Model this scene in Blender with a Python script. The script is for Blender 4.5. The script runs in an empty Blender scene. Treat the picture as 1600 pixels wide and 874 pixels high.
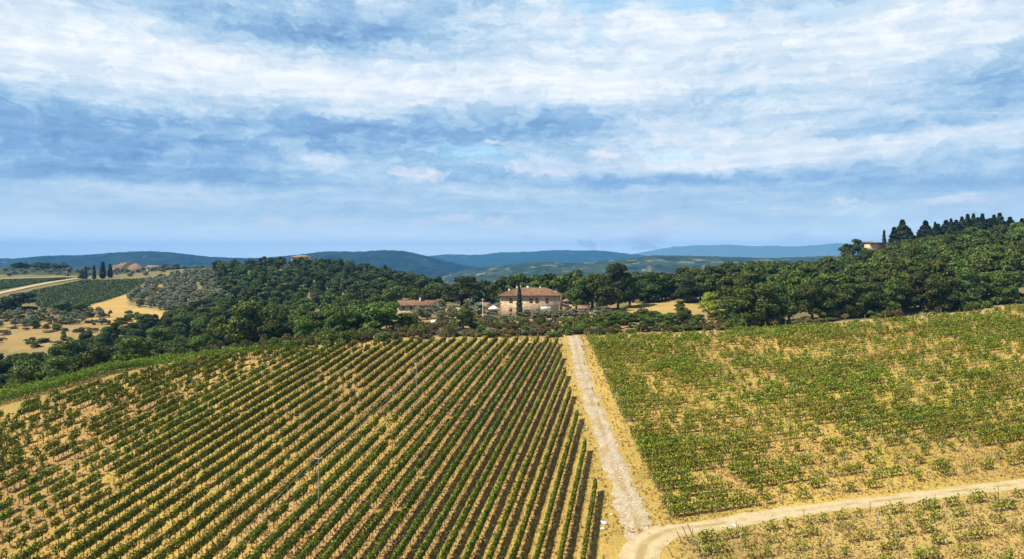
import bpy, math, random
import numpy as np
from mathutils import Vector

rng = np.random.default_rng(11)
random.seed(5)
S = bpy.context.scene
C = S.collection
F = 1143.0          # focal length in photograph pixels (photo is 1600 wide)
HY = 408.0          # eye level row in the photograph
CZ = 40.0           # camera height in the world
R = math.radians

# ------------------------------------------------------------------ camera
cam_d = bpy.data.cameras.new('camera')
cam = bpy.data.objects.new('camera', cam_d)
C.objects.link(cam)
cam.location = (0, 0, CZ)
cam.rotation_euler = (R(90), 0, 0)
cam_d.sensor_width = 36
cam_d.lens = 36 * F / 1600
cam_d.shift_y = -(437 - HY) / 1600
cam_d.clip_start = 1
cam_d.clip_end = 60000
S.camera = cam

# ------------------------------------------------------------------ light, sky, exposure
SUN_EL = 54.0
SUN_H = Vector((-0.95, -0.31, 0)).normalized()
SUN = Vector((SUN_H.x * math.cos(R(SUN_EL)), SUN_H.y * math.cos(R(SUN_EL)), math.sin(R(SUN_EL))))
sun_d = bpy.data.lights.new('sun', 'SUN')
sun_d.energy = 5.0
sun_d.angle = R(0.5)
sun_d.color = (1.0, 0.93, 0.80)
sun = bpy.data.objects.new('sun', sun_d)
C.objects.link(sun)
sun.location = (0, 0, 300)
sun.rotation_euler = (-SUN).to_track_quat('-Z', 'Y').to_euler()
S.view_settings.view_transform = 'Standard'
S.view_settings.look = 'None'
S.view_settings.exposure = 0.70
S.view_settings.gamma = 1.0
S.view_settings.use_curve_mapping = False
S.cycles.use_denoising = True
S.cycles.max_bounces = 5
S.cycles.diffuse_bounces = 2
S.cycles.glossy_bounces = 1
S.cycles.transmission_bounces = 2
S.cycles.transparent_max_bounces = 4
S.cycles.volume_bounces = 0
S.cycles.caustics_reflective = False
S.cycles.caustics_refractive = False


class NT:
    """small helper for building node trees"""
    def __init__(self, tree):
        self.t = tree
        tree.nodes.clear()

    def n(self, kind, **kw):
        nd = self.t.nodes.new(kind)
        for k, v in kw.items():
            setattr(nd, k, v)
        return nd

    def link(self, a, b):
        self.t.links.new(a, b)

    def put(self, sock, v):
        if isinstance(v, bpy.types.NodeSocket):
            self.link(v, sock)
        elif isinstance(v, (int, float)):
            try:
                sock.default_value = v
            except TypeError:
                sock.default_value = (v, v, v)
        else:
            v = tuple(v)
            if sock.type == 'RGBA' and len(v) == 3:
                v = v + (1,)
            sock.default_value = v

    def math(self, op, a, b=None, c=None, clamp=False):
        nd = self.n('ShaderNodeMath', operation=op, use_clamp=clamp)
        for i, v in enumerate((a, b, c)):
            if v is not None:
                self.put(nd.inputs[i], v)
        return nd.outputs[0]

    def vec(self, op, a, b=None, c=None):
        nd = self.n('ShaderNodeVectorMath', operation=op)
        for i, v in enumerate((a, b, c)):
            if v is not None:
                self.put(nd.inputs[i], v)
        return nd.outputs['Value'] if op in ('DOT_PRODUCT', 'LENGTH') else nd.outputs['Vector']

    def noise(self, vec, scale, detail=3, rough=0.55, dist=0.0, out='Fac'):
        nd = self.n('ShaderNodeTexNoise')
        self.put(nd.inputs['Vector'], vec)
        nd.inputs['Scale'].default_value = scale
        nd.inputs['Detail'].default_value = detail
        nd.inputs['Roughness'].default_value = rough
        nd.inputs['Distortion'].default_value = dist
        return nd.outputs[out]

    def ramp(self, fac, stops, interp='LINEAR'):
        nd = self.n('ShaderNodeValToRGB')
        el = nd.color_ramp.elements
        nd.color_ramp.interpolation = interp
        while len(el) < len(stops):
            el.new(0.5)
        for e, (p, c) in zip(el, stops):
            e.position = p
            if isinstance(c, (int, float)):
                c = (c, c, c)
            e.color = tuple(c) + (1,)
        self.put(nd.inputs[0], fac)
        return nd.outputs[0]

    def mix(self, fac, a, b, blend='MIX'):
        nd = self.n('ShaderNodeMix', data_type='RGBA', blend_type=blend)
        self.put(nd.inputs[0], fac)
        self.put(nd.inputs[6], a)
        self.put(nd.inputs[7], b)
        return nd.outputs[2]

    def smooth(self, v, a, b):
        nd = self.n('ShaderNodeMapRange', interpolation_type='SMOOTHSTEP')
        self.put(nd.inputs[0], v)
        nd.inputs[1].default_value = a
        nd.inputs[2].default_value = b
        nd.inputs[3].default_value = 0
        nd.inputs[4].default_value = 1
        return nd.outputs[0]


# ---- world: Nishita sky plus layered clouds placed by compass direction and elevation
W = bpy.data.worlds.new('World')
S.world = W
W.use_nodes = True
g = NT(W.node_tree)
sky = g.n('ShaderNodeTexSky', sky_type='NISHITA')
sky.sun_disc = False
sky.sun_elevation = R(SUN_EL)
sky.sun_rotation = math.atan2(SUN_H.x, SUN_H.y)
sky.altitude = 300
sky.air_density = 1.0
sky.dust_density = 0.6
sky.ozone_density = 2.0
tc = g.n('ShaderNodeTexCoord')
sep = g.n('ShaderNodeSeparateXYZ')
g.link(tc.outputs['Generated'], sep.inputs[0])
dx, dy, dz = sep.outputs
az = g.math('MULTIPLY', g.math('ARCTAN2', dx, dy), 57.2958)
el = g.math('MULTIPLY', g.math('ARCSINE', dz), 57.2958)
cb = g.n('ShaderNodeCombineXYZ')
g.link(az, cb.inputs[0]); g.link(el, cb.inputs[1])
uv = cb.outputs[0]
# overhead-sheet coordinates: a cloud layer seen in perspective
den = g.math('ADD', g.math('MAXIMUM', dz, 0.0), 0.10)
cp = g.n('ShaderNodeCombineXYZ')
g.link(g.math('DIVIDE', dx, den), cp.inputs[0]); g.link(g.math('DIVIDE', dy, den), cp.inputs[1])
sheet = cp.outputs[0]
uvs = g.vec('MULTIPLY', uv, (0.30, 1.0, 1.0))                    # long in azimuth
warp = g.vec('SUBTRACT', g.noise(uvs, 0.30, 4, 0.6, out='Color'), (0.5, 0.5, 0.5))
warp2 = g.vec('SUBTRACT', g.noise(g.vec('MULTIPLY', uv, (0.7, 1.0, 1.0)), 1.1, 4, 0.62, out='Color'), (0.5, 0.5, 0.5))
uvw = g.vec('ADD', uv, g.vec('ADD', g.vec('MULTIPLY', warp, (7.0, 2.6, 0)), g.vec('MULTIPLY', warp2, (2.2, 1.3, 0))))


def skyxy(xp, yp):
    a = math.atan((xp - 800) / F)
    return math.degrees(a), math.degrees(math.atan((HY - yp) / F * math.cos(a)))


def gauss(coords, lst, start=0.0):
    acc = start
    for xp, yp, sx, sy, w in lst:
        a, e = skyxy(xp, yp)
        ia, ie = 1 / (sx / F * 57.3), 1 / (sy / F * 57.3)
        v = g.vec('MULTIPLY_ADD', coords, (ia, ie, 0), (-a * ia, -e * ie, 0))
        d = g.vec('DOT_PRODUCT', v, v)
        ex = g.math('POWER', 0.5, d)
        acc = g.math('MULTIPLY_ADD', ex, w, acc)
    return acc


BR = [(130, 75, 260, 55, .23), (430, 125, 300, 36, .27), (720, 138, 240, 26, .27), (50, 30, 110, 40, .16),
      (470, 45, 190, 26, -.30), (640, 55, 120, 16, -.14), (860, 50, 150, 45, .20), (900, 125, 160, 25, .20),
      (1035, 45, 70, 32, .30), (1250, 95, 260, 60, .22), (1150, 40, 90, 26, .18), (1490, 35, 150, 34, .26), (1330, 165, 140, 30, .14),
      (1540, 130, 120, 30, -.34), (1130, 146, 90, 10, -.18), (980, 152, 70, 16, .22),
      (290, 205, 260, 30, -.28), (90, 230, 160, 30, -.20), (570, 195, 190, 26, -.24), (200, 275, 210, 14, -.24),
      (420, 285, 180, 9, -.14), (850, 190, 110, 20, -.26), (370, 200, 60, 9, .26), (560, 175, 60, 7, .26),
      (510, 250, 55, 9, .30), (250, 306, 150, 7, .18), (620, 290, 130, 7, .16), (30, 215, 60, 8, .10),
      (1050, 208, 80, 16, .24), (1130, 232, 190, 20, .26), (1340, 235, 240, 15, .24), (1010, 262, 150, 9, .20),
      (1130, 276, 200, 9, -.30), (1320, 210, 110, 7, -.22), (1480, 290, 160, 11, -.26), (1500, 215, 120, 10, .16),
      (1480, 255, 130, 7, .12), (840, 300, 150, 6, .12), (900, 288, 90, 6, -.16), (1450, 150, 60, 9, .10), (1390, 170, 60, 10, -.12)]
CUM = [(640, 274, 46, 8, .85), (935, 238, 20, 10, .9), (840, 268, 60, 10, .7), (760, 214, 18, 8, .5), (1340, 316, 42, 5, .7),
       (1490, 316, 52, 7, .75), (433, 344, 28, 9, .8), (706, 344, 24, 7, .85), (780, 348, 24, 7, .85), (1045, 354, 36, 11, .9),
       (914, 376, 16, 11, 1.0), (985, 370, 44, 8, .7), (1232, 371, 26, 9, .8), (1000, 383, 20, 6, .8), (820, 368, 20, 5, .7), (530, 348, 44, 5, .6), (660, 352, 30, 5, .5), (1120, 250, 60, 8, .5), (1410, 375, 26, 7, .4)]
CLR = [(740, 245, 85, 18, .55), (960, 12, 55, 14, 1.0), (1105, 8, 45, 16, 1.0), (935, 58, 30, 12, .6), (1050, 240, 80, 10, .5),
       (20, 375, 160, 16, .5), (1000, 92, 60, 8, .5), (1280, 12, 40, 10, .6), (650, 375, 320, 14, .35), (1560, 240, 60, 10, .3), (1250, 350, 220, 20, .3)]
n1 = g.noise(g.vec('MULTIPLY', uvw, (0.22, 1.0, 1)), 0.42, 7, 0.60)
n2 = g.noise(g.vec('MULTIPLY', uvw, (0.45, 1.0, 1)), 1.3, 6, 0.62)
n3 = g.noise(sheet, 0.9, 6, 0.6, 0.4)
bright = gauss(uvw, BR, 0.49)
bright = g.math('MULTIPLY_ADD', g.math('SUBTRACT', n1, 0.5), 0.62, bright)
bright = g.math('MULTIPLY_ADD', g.math('SUBTRACT', n2, 0.5), 0.50, bright)
n4 = g.noise(g.vec('MULTIPLY', g.vec('ADD', uv, g.vec('MULTIPLY', warp, (3, 1.4, 0))), (0.10, 1.0, 1)), 1.25, 5, 0.62)
bright = g.math('MULTIPLY_ADD', g.math('SUBTRACT', n4, 0.5), 0.24, bright)
bright = g.math('MULTIPLY_ADD', g.math('SUBTRACT', n3, 0.5), 0.30, bright)
n5 = g.noise(g.vec('MULTIPLY', uvw, (0.6, 1.15, 1)), 2.6, 8, 0.68, .3)
bright = g.math('MULTIPLY_ADD', g.math('SUBTRACT', n5, 0.5), 0.26, bright)
n6 = g.noise(g.vec('MULTIPLY', uvw, (0.55, 1.15, 1)), 0.62, 9, 0.60)
bright = g.math('MULTIPLY_ADD', g.math('MULTIPLY', g.math('SUBTRACT', g.smooth(n6, .47, .60), .45), g.smooth(el, 2.5, 9.0)), 0.17, bright)
bright = g.math('MULTIPLY', bright, 0.98, clamp=True)
veil = g.ramp(bright, [(0.0, (.125, .218, .375)), (0.22, (.185, .305, .465)), (0.42, (.29, .41, .525)), (0.60, (.40, .49, .575)),
                       (0.80, (.515, .565, .61)), (1.0, (.62, .635, .65))])
cum = gauss(uvw, CUM, -0.20)
cum = g.math('MULTIPLY_ADD', g.math('SUBTRACT', n2, 0.5), 1.3, cum, clamp=True)
cum = g.smooth(cum, 0.0, 0.75)
clr = gauss(uvw, CLR, -0.12)
clr = g.math('MULTIPLY_ADD', g.math('SUBTRACT', n2, 0.5), 1.0, clr)
clr = g.math('MULTIPLY_ADD', g.math('SUBTRACT', n1, 0.5), 0.8, clr, clamp=True)
clr = g.smooth(clr, 0.05, 0.75)
SKY_STR = 0.12
skyc = g.vec('MULTIPLY', sky.outputs[0], (.95, 1.36, 1.25))
skyc = g.vec('MULTIPLY', skyc, (SKY_STR,) * 3)
col = g.mix(g.math('MULTIPLY', clr, 0.48), veil, skyc)
# low haze of the air near the horizon
lowf = g.smooth(el, 7.5, 0.0)
col = g.mix(g.math('MULTIPLY', lowf, 0.78), col, (.53, .60, .62))
col = g.mix(1.0, col, g.ramp(n4, [(.34, (.90, .93, .97)), (.5, 1.0), (.66, (1.11, 1.08, 1.04))]), 'MULTIPLY')
col = g.mix(g.math('MULTIPLY', g.smooth(el, 3.6, 0.4), 0.92), col, (.98, 1.03, 1.0))
col = g.mix(g.math('MULTIPLY', cum, 0.80), col, (.62, .61, .625))
# sky overhead, out of view: dimmed blend of blue and cloud, shaped for neutral fill
high = g.smooth(el, 21.0, 38.0)
col = g.mix(high, col, g.mix(.55, g.vec('MULTIPLY', skyc, (.45, .40, .40)), g.vec('MULTIPLY', veil, (.50, .46, .42))))
bg = g.n('ShaderNodeBackground')
g.link(col, bg.inputs[0])
bg.inputs[1].default_value = 1.0
wo = g.n('ShaderNodeOutputWorld')
g.link(bg.outputs[0], wo.inputs[0])
W.cycles.sampling_method = 'MANUAL'
W.cycles.sample_map_resolution = 512

# ------------------------------------------------------------------ helpers: objects
def tag(o, label=None, cat=None, group=None, kind=None):
    if label: o['label'] = label
    if cat: o['category'] = cat
    if group: o['group'] = group
    if kind: o['kind'] = kind
    return o


def empty(name, loc, rz=0.0):
    o = bpy.data.objects.new(name, None)
    C.objects.link(o)
    o.location = loc
    o.rotation_euler = (0, 0, rz)
    o.empty_display_size = 0.5
    return o


def np_mesh(name, V, faces, mats, mat_idx=None, smooth=False):
    """faces: an (n,4) or (n,3) array, or a list of such arrays"""
    if not isinstance(faces, list):
        faces = [faces]
    faces = [f for f in faces if len(f)]
    me = bpy.data.meshes.new(name)
    V = np.asarray(V, dtype=np.float32)
    me.vertices.add(len(V))
    me.vertices.foreach_set('co', V.ravel())
    nl = sum(f.size for f in faces)
    npoly = sum(len(f) for f in faces)
    me.loops.add(nl)
    me.loops.foreach_set('vertex_index', np.concatenate([f.ravel() for f in faces]).astype(np.int32))
    tot = np.concatenate([np.full(len(f), f.shape[1]) for f in faces])
    st = np.concatenate([[0], np.cumsum(tot)[:-1]]).astype(np.int32)
    me.polygons.add(npoly)
    me.polygons.foreach_set('loop_start', st)
    for m in (mats if isinstance(mats, (list, tuple)) else [mats]):
        me.materials.append(m)
    if mat_idx is not None:
        me.polygons.foreach_set('material_index', np.asarray(mat_idx, dtype=np.int32))
    if smooth:
        me.polygons.foreach_set('use_smooth', np.ones(npoly, dtype=bool))
    me.update(calc_edges=True)
    return me


def link(name, me, parent=None, loc=(0, 0, 0)):
    o = bpy.data.objects.new(name, me)
    C.objects.link(o)
    o.location = loc
    if parent is not None:
        o.parent = parent
    return o


def copy_tree(o, parent=None):
    c = o.copy()
    C.objects.link(c)
    c.parent = parent
    for ch in list(o.children):
        copy_tree(ch, c)
    return c


class MB:
    """collects plain shapes into one mesh"""
    def __init__(self):
        self.v, self.q, self.t, self.n = [], [], [], 0

    def add(self, v, q=(), t=()):
        self.v.append(np.asarray(v, dtype=float))
        if len(q): self.q.append(np.asarray(q) + self.n)
        if len(t): self.t.append(np.asarray(t) + self.n)
        self.n += len(v)

    def box(self, x0, x1, y0, y1, z0, z1):
        v = [(x, y, z) for z in (z0, z1) for y in (y0, y1) for x in (x0, x1)]
        self.add(v, [(0, 2, 3, 1), (4, 5, 7, 6), (0, 1, 5, 4), (2, 6, 7, 3), (0, 4, 6, 2), (1, 3, 7, 5)])

    def cone(self, p0, p1, r0, r1, n=8, cap=True):
        p0, p1 = np.asarray(p0, float), np.asarray(p1, float)
        d = p1 - p0
        d /= np.linalg.norm(d) + 1e-9
        a = np.cross(d, (0, 0, 1.0) if abs(d[2]) < .9 else (1.0, 0, 0)); a /= np.linalg.norm(a)
        b = np.cross(d, a)
        th = np.linspace(0, 2 * np.pi, n, endpoint=False)
        ring = np.cos(th)[:, None] * a + np.sin(th)[:, None] * b
        v = np.vstack([p0 + ring * r0, p1 + ring * r1])
        i = np.arange(n); j = (i + 1) % n
        self.add(v, np.stack([i, i + n, j + n, j], 1))
        if cap:
            self.add(np.vstack([p1 + ring * r1, p1]), t=np.stack([i, np.full(n, n), j], 1)[:, [0, 2, 1]])

    def poly(self, v, tri=False):
        self.add(v, *( ([], [(0, 1, 2)]) if len(v) == 3 else ([(0, 1, 2, 3)], []) ))

    def mesh(self, name, mat, smooth=False):
        fs = []
        if self.q: fs.append(np.vstack(self.q))
        if self.t: fs.append(np.vstack(self.t))
        return np_mesh(name, np.vstack(self.v), fs, mat, smooth=smooth)

    def build(self, name, mat, parent=None, smooth=False, loc=(0, 0, 0)):
        return link(name, self.mesh(name, mat, smooth), parent, loc)


# ------------------------------------------------------------------ helpers: numeric noise
def _hash(i, j, k):
    n = (i * 374761393 + j * 668265263 + k * 974711) & 0x7fffffff
    n = ((n ^ (n >> 13)) * 1274126177) & 0x7fffffff
    return ((n ^ (n >> 16)) & 0xffff) / 65535.0


def vnoise(x, y, k=0):
    x, y = np.asarray(x, float), np.asarray(y, float)
    i, j = np.floor(x).astype(np.int64), np.floor(y).astype(np.int64)
    u, v = x - i, y - j
    u, v = u * u * (3 - 2 * u), v * v * (3 - 2 * v)
    return (_hash(i, j, k) * (1 - u) + _hash(i + 1, j, k) * u) * (1 - v) + (_hash(i, j + 1, k) * (1 - u) + _hash(i + 1, j + 1, k) * u) * v


def fbm(x, y, k=0, o=4):
    s, a, t = 0, .5, 0
    for q in range(o):
        s = s + a * vnoise(np.asarray(x) * 2 ** q, np.asarray(y) * 2 ** q, k + q); t += a; a *= .5
    return s / t


# ------------------------------------------------------------------ terrain
def base_z(x, y):
    x, y = np.asarray(x, float), np.asarray(y, float)
    k = 8.0
    yc = y - k * np.logaddexp(0, (y - 190) / k)
    return -41.9 + .125 * yc + .0004 * np.clip(x - 20, 0, 170) ** 2


CTL = {   # photograph column: [(distance, height relative to the camera), ...] past the vineyards
    -250: [(128, None), (150, -31), (200, -34), (260, -35), (300, -32), (360, -30), (430, -27), (500, -24), (640, -16), (750, -11), (900, -9), (1200, -40), (2000, -100)],
    0: [(128, None), (140, -24.6), (165, -33), (200, -35), (260, -35), (300, -30.7), (360, -29), (430, -27), (500, -23.6), (640, -16.2), (750, -11), (900, -9.4), (1200, -40), (2000, -100)],
    150: [(140, None), (152, -23), (180, -32), (230, -33.5), (300, -30), (380, -29), (430, -27), (520, -24.6), (680, -14.9), (760, -10.6), (900, -12), (1200, -45), (2000, -100)],
    300: [(155, None), (166, -21.3), (190, -29), (240, -32), (330, -28), (420, -24.6), (500, -19.2), (600, -11.5), (700, -7.3), (900, -20), (1300, -60), (2000, -100)],
    440: [(170, None), (195, -23), (250, -26), (350, -25), (430, -19.6), (520, -12), (600, -5), (700, -8), (900, -40), (1300, -80), (2000, -105)],
    560: [(178, None), (210, -21), (280, -23), (400, -21), (480, -15), (560, -10), (650, -13), (900, -50), (1300, -90), (2000, -110)],
    650: [(182, None), (210, -19.5), (270, -18.9), (350, -20), (450, -17), (600, -22), (900, -60), (1300, -100), (2000, -110)],
    750: [(184, None), (240, -18), (300, -18.5), (400, -25), (500, -32), (900, -70), (1300, -105), (2000, -110)],
    850: [(184, None), (240, -17.6), (290, -17.5), (400, -24), (600, -40), (900, -75), (1300, -110), (2000, -110)],
    1000: [(188, None), (230, -17.6), (270, -17), (300, -16.5), (400, -22), (600, -45), (900, -80), (1300, -110), (2000, -110)],
    1150: [(190, None), (205, -17.6), (240, -17), (300, -12), (340, -12), (450, -25), (600, -40), (900, -80), (1300, -110), (2000, -110)],
    1300: [(190, None), (200, -16), (240, -14), (300, -11.5), (360, -7), (430, -1), (600, -10), (900, -60), (1300, -100), (2000, -110)],
    1400: [(195, None), (250, -10), (300, -6), (350, -1), (400, 4), (450, 7), (600, 5), (900, -40), (1300, -90), (2000, -110)],
    1500: [(198, None), (250, -7), (300, -1), (350, 5), (400, 9), (450, 12), (600, 10), (900, -20), (1300, -80), (2000, -110)],
    1600: [(200, None), (250, -5), (300, 2), (350, 8), (400, 13), (450, 15), (600, 15), (900, 0), (1300, -70), (2000, -110)],
    1900: [(190, None), (250, -4), (300, 3), (350, 9), (400, 14), (450, 16), (600, 16), (900, 0), (1300, -70), (2000, -110)],
}
_c = []
for _xp, _l in CTL.items():
    for _D, _z in _l:
        _x = (_xp - 800) / F * _D
        _c.append((_x, _D, float(base_z(_x, _D)) if _z is None else _z))
    for _D in (3500, 8000):
        _c.append(((_xp - 800) / F * _D, _D, -112.0))
for _D in (30, 50, 70, 85, 100, 115, 130, 150, 170):
    for _xp in (-900, -300, 0, 250, 500, 800, 1100, 1400, 1700, 2100):
        _x = (_xp - 800) / F * _D
        if _D > 112 and _xp < 100: continue
        if _D > 140 and _xp < 300: continue
        _c.append((_x, _D, float(base_z(_x, _D))))
_c = np.array(_c)


def _uvp(x, y):
    x, y = np.asarray(x, float), np.asarray(y, float)
    r = np.sqrt(x * x + y * y) + 1e-6
    return np.clip(np.arctan2(x, y), -0.95, 0.95) * 3.0, np.log(np.clip(r, 25, 9000)) * 1.6


_cu, _cv = _uvp(_c[:, 0], _c[:, 1])
_res = _c[:, 2] - base_z(_c[:, 0], _c[:, 1])


def _tps(d2):
    return np.where(d2 > 1e-12, 0.5 * d2 * np.log(np.maximum(d2, 1e-12)), 0.0)


_n = len(_c)
_K = _tps((_cu[:, None] - _cu) ** 2 + (_cv[:, None] - _cv) ** 2) + np.eye(_n) * 2e-4
_Pm = np.stack([np.ones(_n), _cu, _cv], 1)
_A = np.block([[_K, _Pm], [_Pm.T, np.zeros((3, 3))]])
_w = np.linalg.solve(_A, np.concatenate([_res, np.zeros(3)]))


def gz(x, y):
    """ground height in the world"""
    x, y = np.asarray(x, float), np.asarray(y, float)
    sh = x.shape
    x, y = x.ravel(), y.ravel()
    out = np.empty(len(x))
    for i in range(0, len(x), 20000):
        u, v = _uvp(x[i:i + 20000], y[i:i + 20000])
        k = _tps((u[:, None] - _cu) ** 2 + (v[:, None] - _cv) ** 2)
        out[i:i + 20000] = k @ _w[:_n] + _w[_n] + _w[_n + 1] * u + _w[_n + 2] * v
    r = np.sqrt(x * x + y * y)
    fade = np.clip((r - 25) / 30, 0, 1)
    return (base_z(x, y) + out * fade + CZ).reshape(sh)


_DD = np.geomspace(40, 1500, 900)


def hit(xp, yp):
    """where the sight line through a photograph pixel meets the ground"""
    x = (xp - 800) / F * _DD
    z = CZ - (yp - HY) / F * _DD
    below = np.nonzero(gz(x, _DD) > z)[0]
    D = _DD[below[0]] if len(below) else 1500.0
    return ((xp - 800) / F * D, D)


def zat(yp, D):
    return CZ - (yp - HY) / F * D


def xat(xp, D):
    return (xp - 800) / F * D


def inpoly(x, y, poly):
    x, y = np.asarray(x), np.asarray(y)
    c = np.zeros(x.shape, bool)
    j = len(poly) - 1
    for i in range(len(poly)):
        xi, yi = poly[i]; xj, yj = poly[j]
        with np.errstate(divide='ignore', invalid='ignore'):
            c ^= ((yi > y) != (yj > y)) & (x < (xj - xi) * (y - yi) / (yj - yi + 1e-12) + xi)
        j = i
    return c


# ------------------------------------------------------------------ materials
def new_mat(name):
    m = bpy.data.materials.new(name)
    m.use_nodes = True
    return m, NT(m.node_tree)


def finish(m, h, color, rough=0.8, normal=None, spec=0.25, transl=None, metallic=0.0):
    b = h.n('ShaderNodeBsdfPrincipled')
    h.put(b.inputs['Base Color'], color)
    h.put(b.inputs['Roughness'], rough)
    b.inputs['Specular IOR Level'].default_value = spec
    b.inputs['Metallic'].default_value = metallic
    if normal is not None:
        h.link(normal, b.inputs['Normal'])
    o = h.n('ShaderNodeOutputMaterial')
    if transl:
        t = h.n('ShaderNodeBsdfTranslucent')
        h.put(t.inputs[0], transl[1])
        mx = h.n('ShaderNodeMixShader')
        mx.inputs[0].default_value = transl[0]
        h.link(b.outputs[0], mx.inputs[1]); h.link(t.outputs[0], mx.inputs[2])
        h.link(mx.outputs[0], o.inputs[0])
    else:
        h.link(b.outputs[0], o.inputs[0])
    return m


def bump(h, height, strength=0.5, dist=0.1):
    b = h.n('ShaderNodeBump')
    b.inputs['Strength'].default_value = strength
    b.inputs['Distance'].default_value = dist
    h.link(height, b.inputs['Height'])
    return b.outputs[0]


def leaf_mat(name, dark, mid, light, objvar=0.35, transl=0.22, big=None):
    """foliage: leaf to leaf, clump to clump and plant to plant differences"""
    m, h = new_mat(name)
    geo = h.n('ShaderNodeNewGeometry')
    oi = h.n('ShaderNodeObjectInfo')
    rp = geo.outputs['Random Per Island']
    nz = h.noise(geo.outputs['Position'], 0.45, 2)
    f = h.math('ADD', h.math('MULTIPLY', rp, 0.55), h.math('MULTIPLY', nz, 0.55))
    c = h.ramp(f, [(0.15, dark), (0.5, mid), (0.92, light)])
    v = h.math('MULTIPLY_ADD', oi.outputs['Random'], objvar * 2, 1 - objvar)
    c = h.mix(1.0, c, v, 'MULTIPLY')
    if big:
        n2 = h.noise(geo.outputs['Position'], big[0], 3)
        c = h.mix(h.math('MULTIPLY', h.smooth(n2, big[2], big[3]), big[4]), c, big[1])
    hs = h.n('ShaderNodeHueSaturation')
    h.put(hs.inputs['Color'], c)
    h.put(hs.inputs['Hue'], h.math('MULTIPLY_ADD', oi.outputs['Random'], 0.045, 0.462))
    c = hs.outputs[0]
    return finish(m, h, c, 0.6, None, 0.2, (transl, h.mix(1.0, c, (1.3, 1.25, .6), 'MULTIPLY')))


M = {}
M['oak'] = leaf_mat('oak_leaves', (.022, .044, .007), (.060, .098, .015), (.145, .185, .03), .40)
M['holm'] = leaf_mat('holm_oak_leaves', (.017, .036, .009), (.043, .074, .016), (.105, .140, .034), .42)
M['bright'] = leaf_mat('bright_leaves', (.032, .060, .009), (.075, .115, .016), (.16, .19, .032), .2)
M['lime'] = leaf_mat('yellow_green_leaves', (.12, .17, .012), (.25, .31, .02), (.38, .42, .04), .05)
M['olive'] = leaf_mat('olive_leaves', (.08, .095, .050), (.165, .185, .105), (.29, .305, .20), .22, .12)
M['cypress'] = leaf_mat('cypress_leaves', (.010, .020, .006), (.022, .038, .011), (.05, .07, .02), .35, .1)
M['scrub'] = leaf_mat('scrub_leaves', (.05, .048, .016), (.11, .095, .032), (.21, .16, .06), .4)
M['vine'] = leaf_mat('vine_leaves', (.025, .058, .005), (.082, .138, .011), (.33, .35, .028), .12, .24)
M['far_vine'] = leaf_mat('far_vine_leaves', (.022, .05, .008), (.045, .085, .013), (.09, .13, .022), .1)
M['vine_pale'] = leaf_mat('pale_vine_leaves', (.042, .098, .008), (.13, .205, .016), (.38, .40, .035), .12, .30,
                          (0.055, (.26, .25, .03), .46, .68, .65))
M['vine_green'] = leaf_mat('green_vine_leaves', (.05, .115, .008), (.105, .19, .015), (.22, .30, .032), .12, .28)


def bark():
    m, h = new_mat('bark')
    geo = h.n('ShaderNodeNewGeometry')
    nz = h.noise(h.vec('MULTIPLY', geo.outputs['Position'], (4, 4, 1)), 2.0, 4)
    return finish(m, h, h.ramp(nz, [(.3, (.045, .033, .022)), (.7, (.16, .125, .09))]), .9)


M['bark'] = bark()


def flat_mat(name, c1, c2, scale=2.0, rough=.8, bmp=0, spec=.25, metallic=0, stretch=(1, 1, 1)):
    m, h = new_mat(name)
    tcn = h.n('ShaderNodeTexCoord')
    nz = h.noise(h.vec('MULTIPLY', tcn.outputs['Object'], stretch), scale, 5, .6)
    c = h.ramp(nz, [(.3, c1), (.7, c2)])
    return finish(m, h, c, rough, bump(h, nz, .6, bmp) if bmp else None, spec, None, metallic)


M['post'] = flat_mat('weathered_wood', (.16, .12, .08), (.34, .27, .20), 6, .9)
M['metal_post'] = flat_mat('galvanised_post', (.36, .34, .30), (.50, .48, .43), 5, .8)
M['pole'] = flat_mat('pole_wood', (.20, .165, .12), (.36, .31, .24), 3, .9)
M['concrete_pole'] = flat_mat('concrete_pole', (.46, .45, .41), (.62, .60, .56), 3, .85)
M['wire'] = flat_mat('bare_wire', (.62, .60, .56), (.72, .70, .66), 3, .5)
M['dark'] = flat_mat('dark_interior', (.010, .009, .008), (.018, .016, .013), 2, .9)
M['glass'] = flat_mat('window_glass', (.012, .014, .016), (.025, .028, .03), 2, .12, 0, .6)
M['shutter'] = flat_mat('red_brown_shutter', (.16, .062, .035), (.235, .095, .055), 9, .7, 0, .2, 0, (.2, .2, 4))
M['green_shutter'] = flat_mat('grey_green_shutter', (.12, .15, .11), (.18, .21, .15), 9, .7)
M['plaster'] = flat_mat('white_plaster', (.55, .52, .45), (.72, .69, .62), 1.5, .9)
M['cream'] = flat_mat('cream_plaster', (.46, .36, .23), (.62, .50, .34), 1.0, .9)
M['canvas'] = flat_mat('white_canvas', (.72, .71, .68), (.80, .79, .77), 3, .8)
M['rock'] = flat_mat('pale_stone', (.42, .38, .32), (.68, .64, .57), 2.5, .9)
M['gravel'] = flat_mat('grey_gravel', (.30, .26, .21), (.52, .47, .40), 2.5, .9)
M['vine_bark'] = flat_mat('vine_bark', (.17, .12, .075), (.34, .26, .17), 4, .95)
M['dead'] = flat_mat('dead_wood', (.20, .18, .16), (.36, .33, .30), 4, .95)


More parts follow.
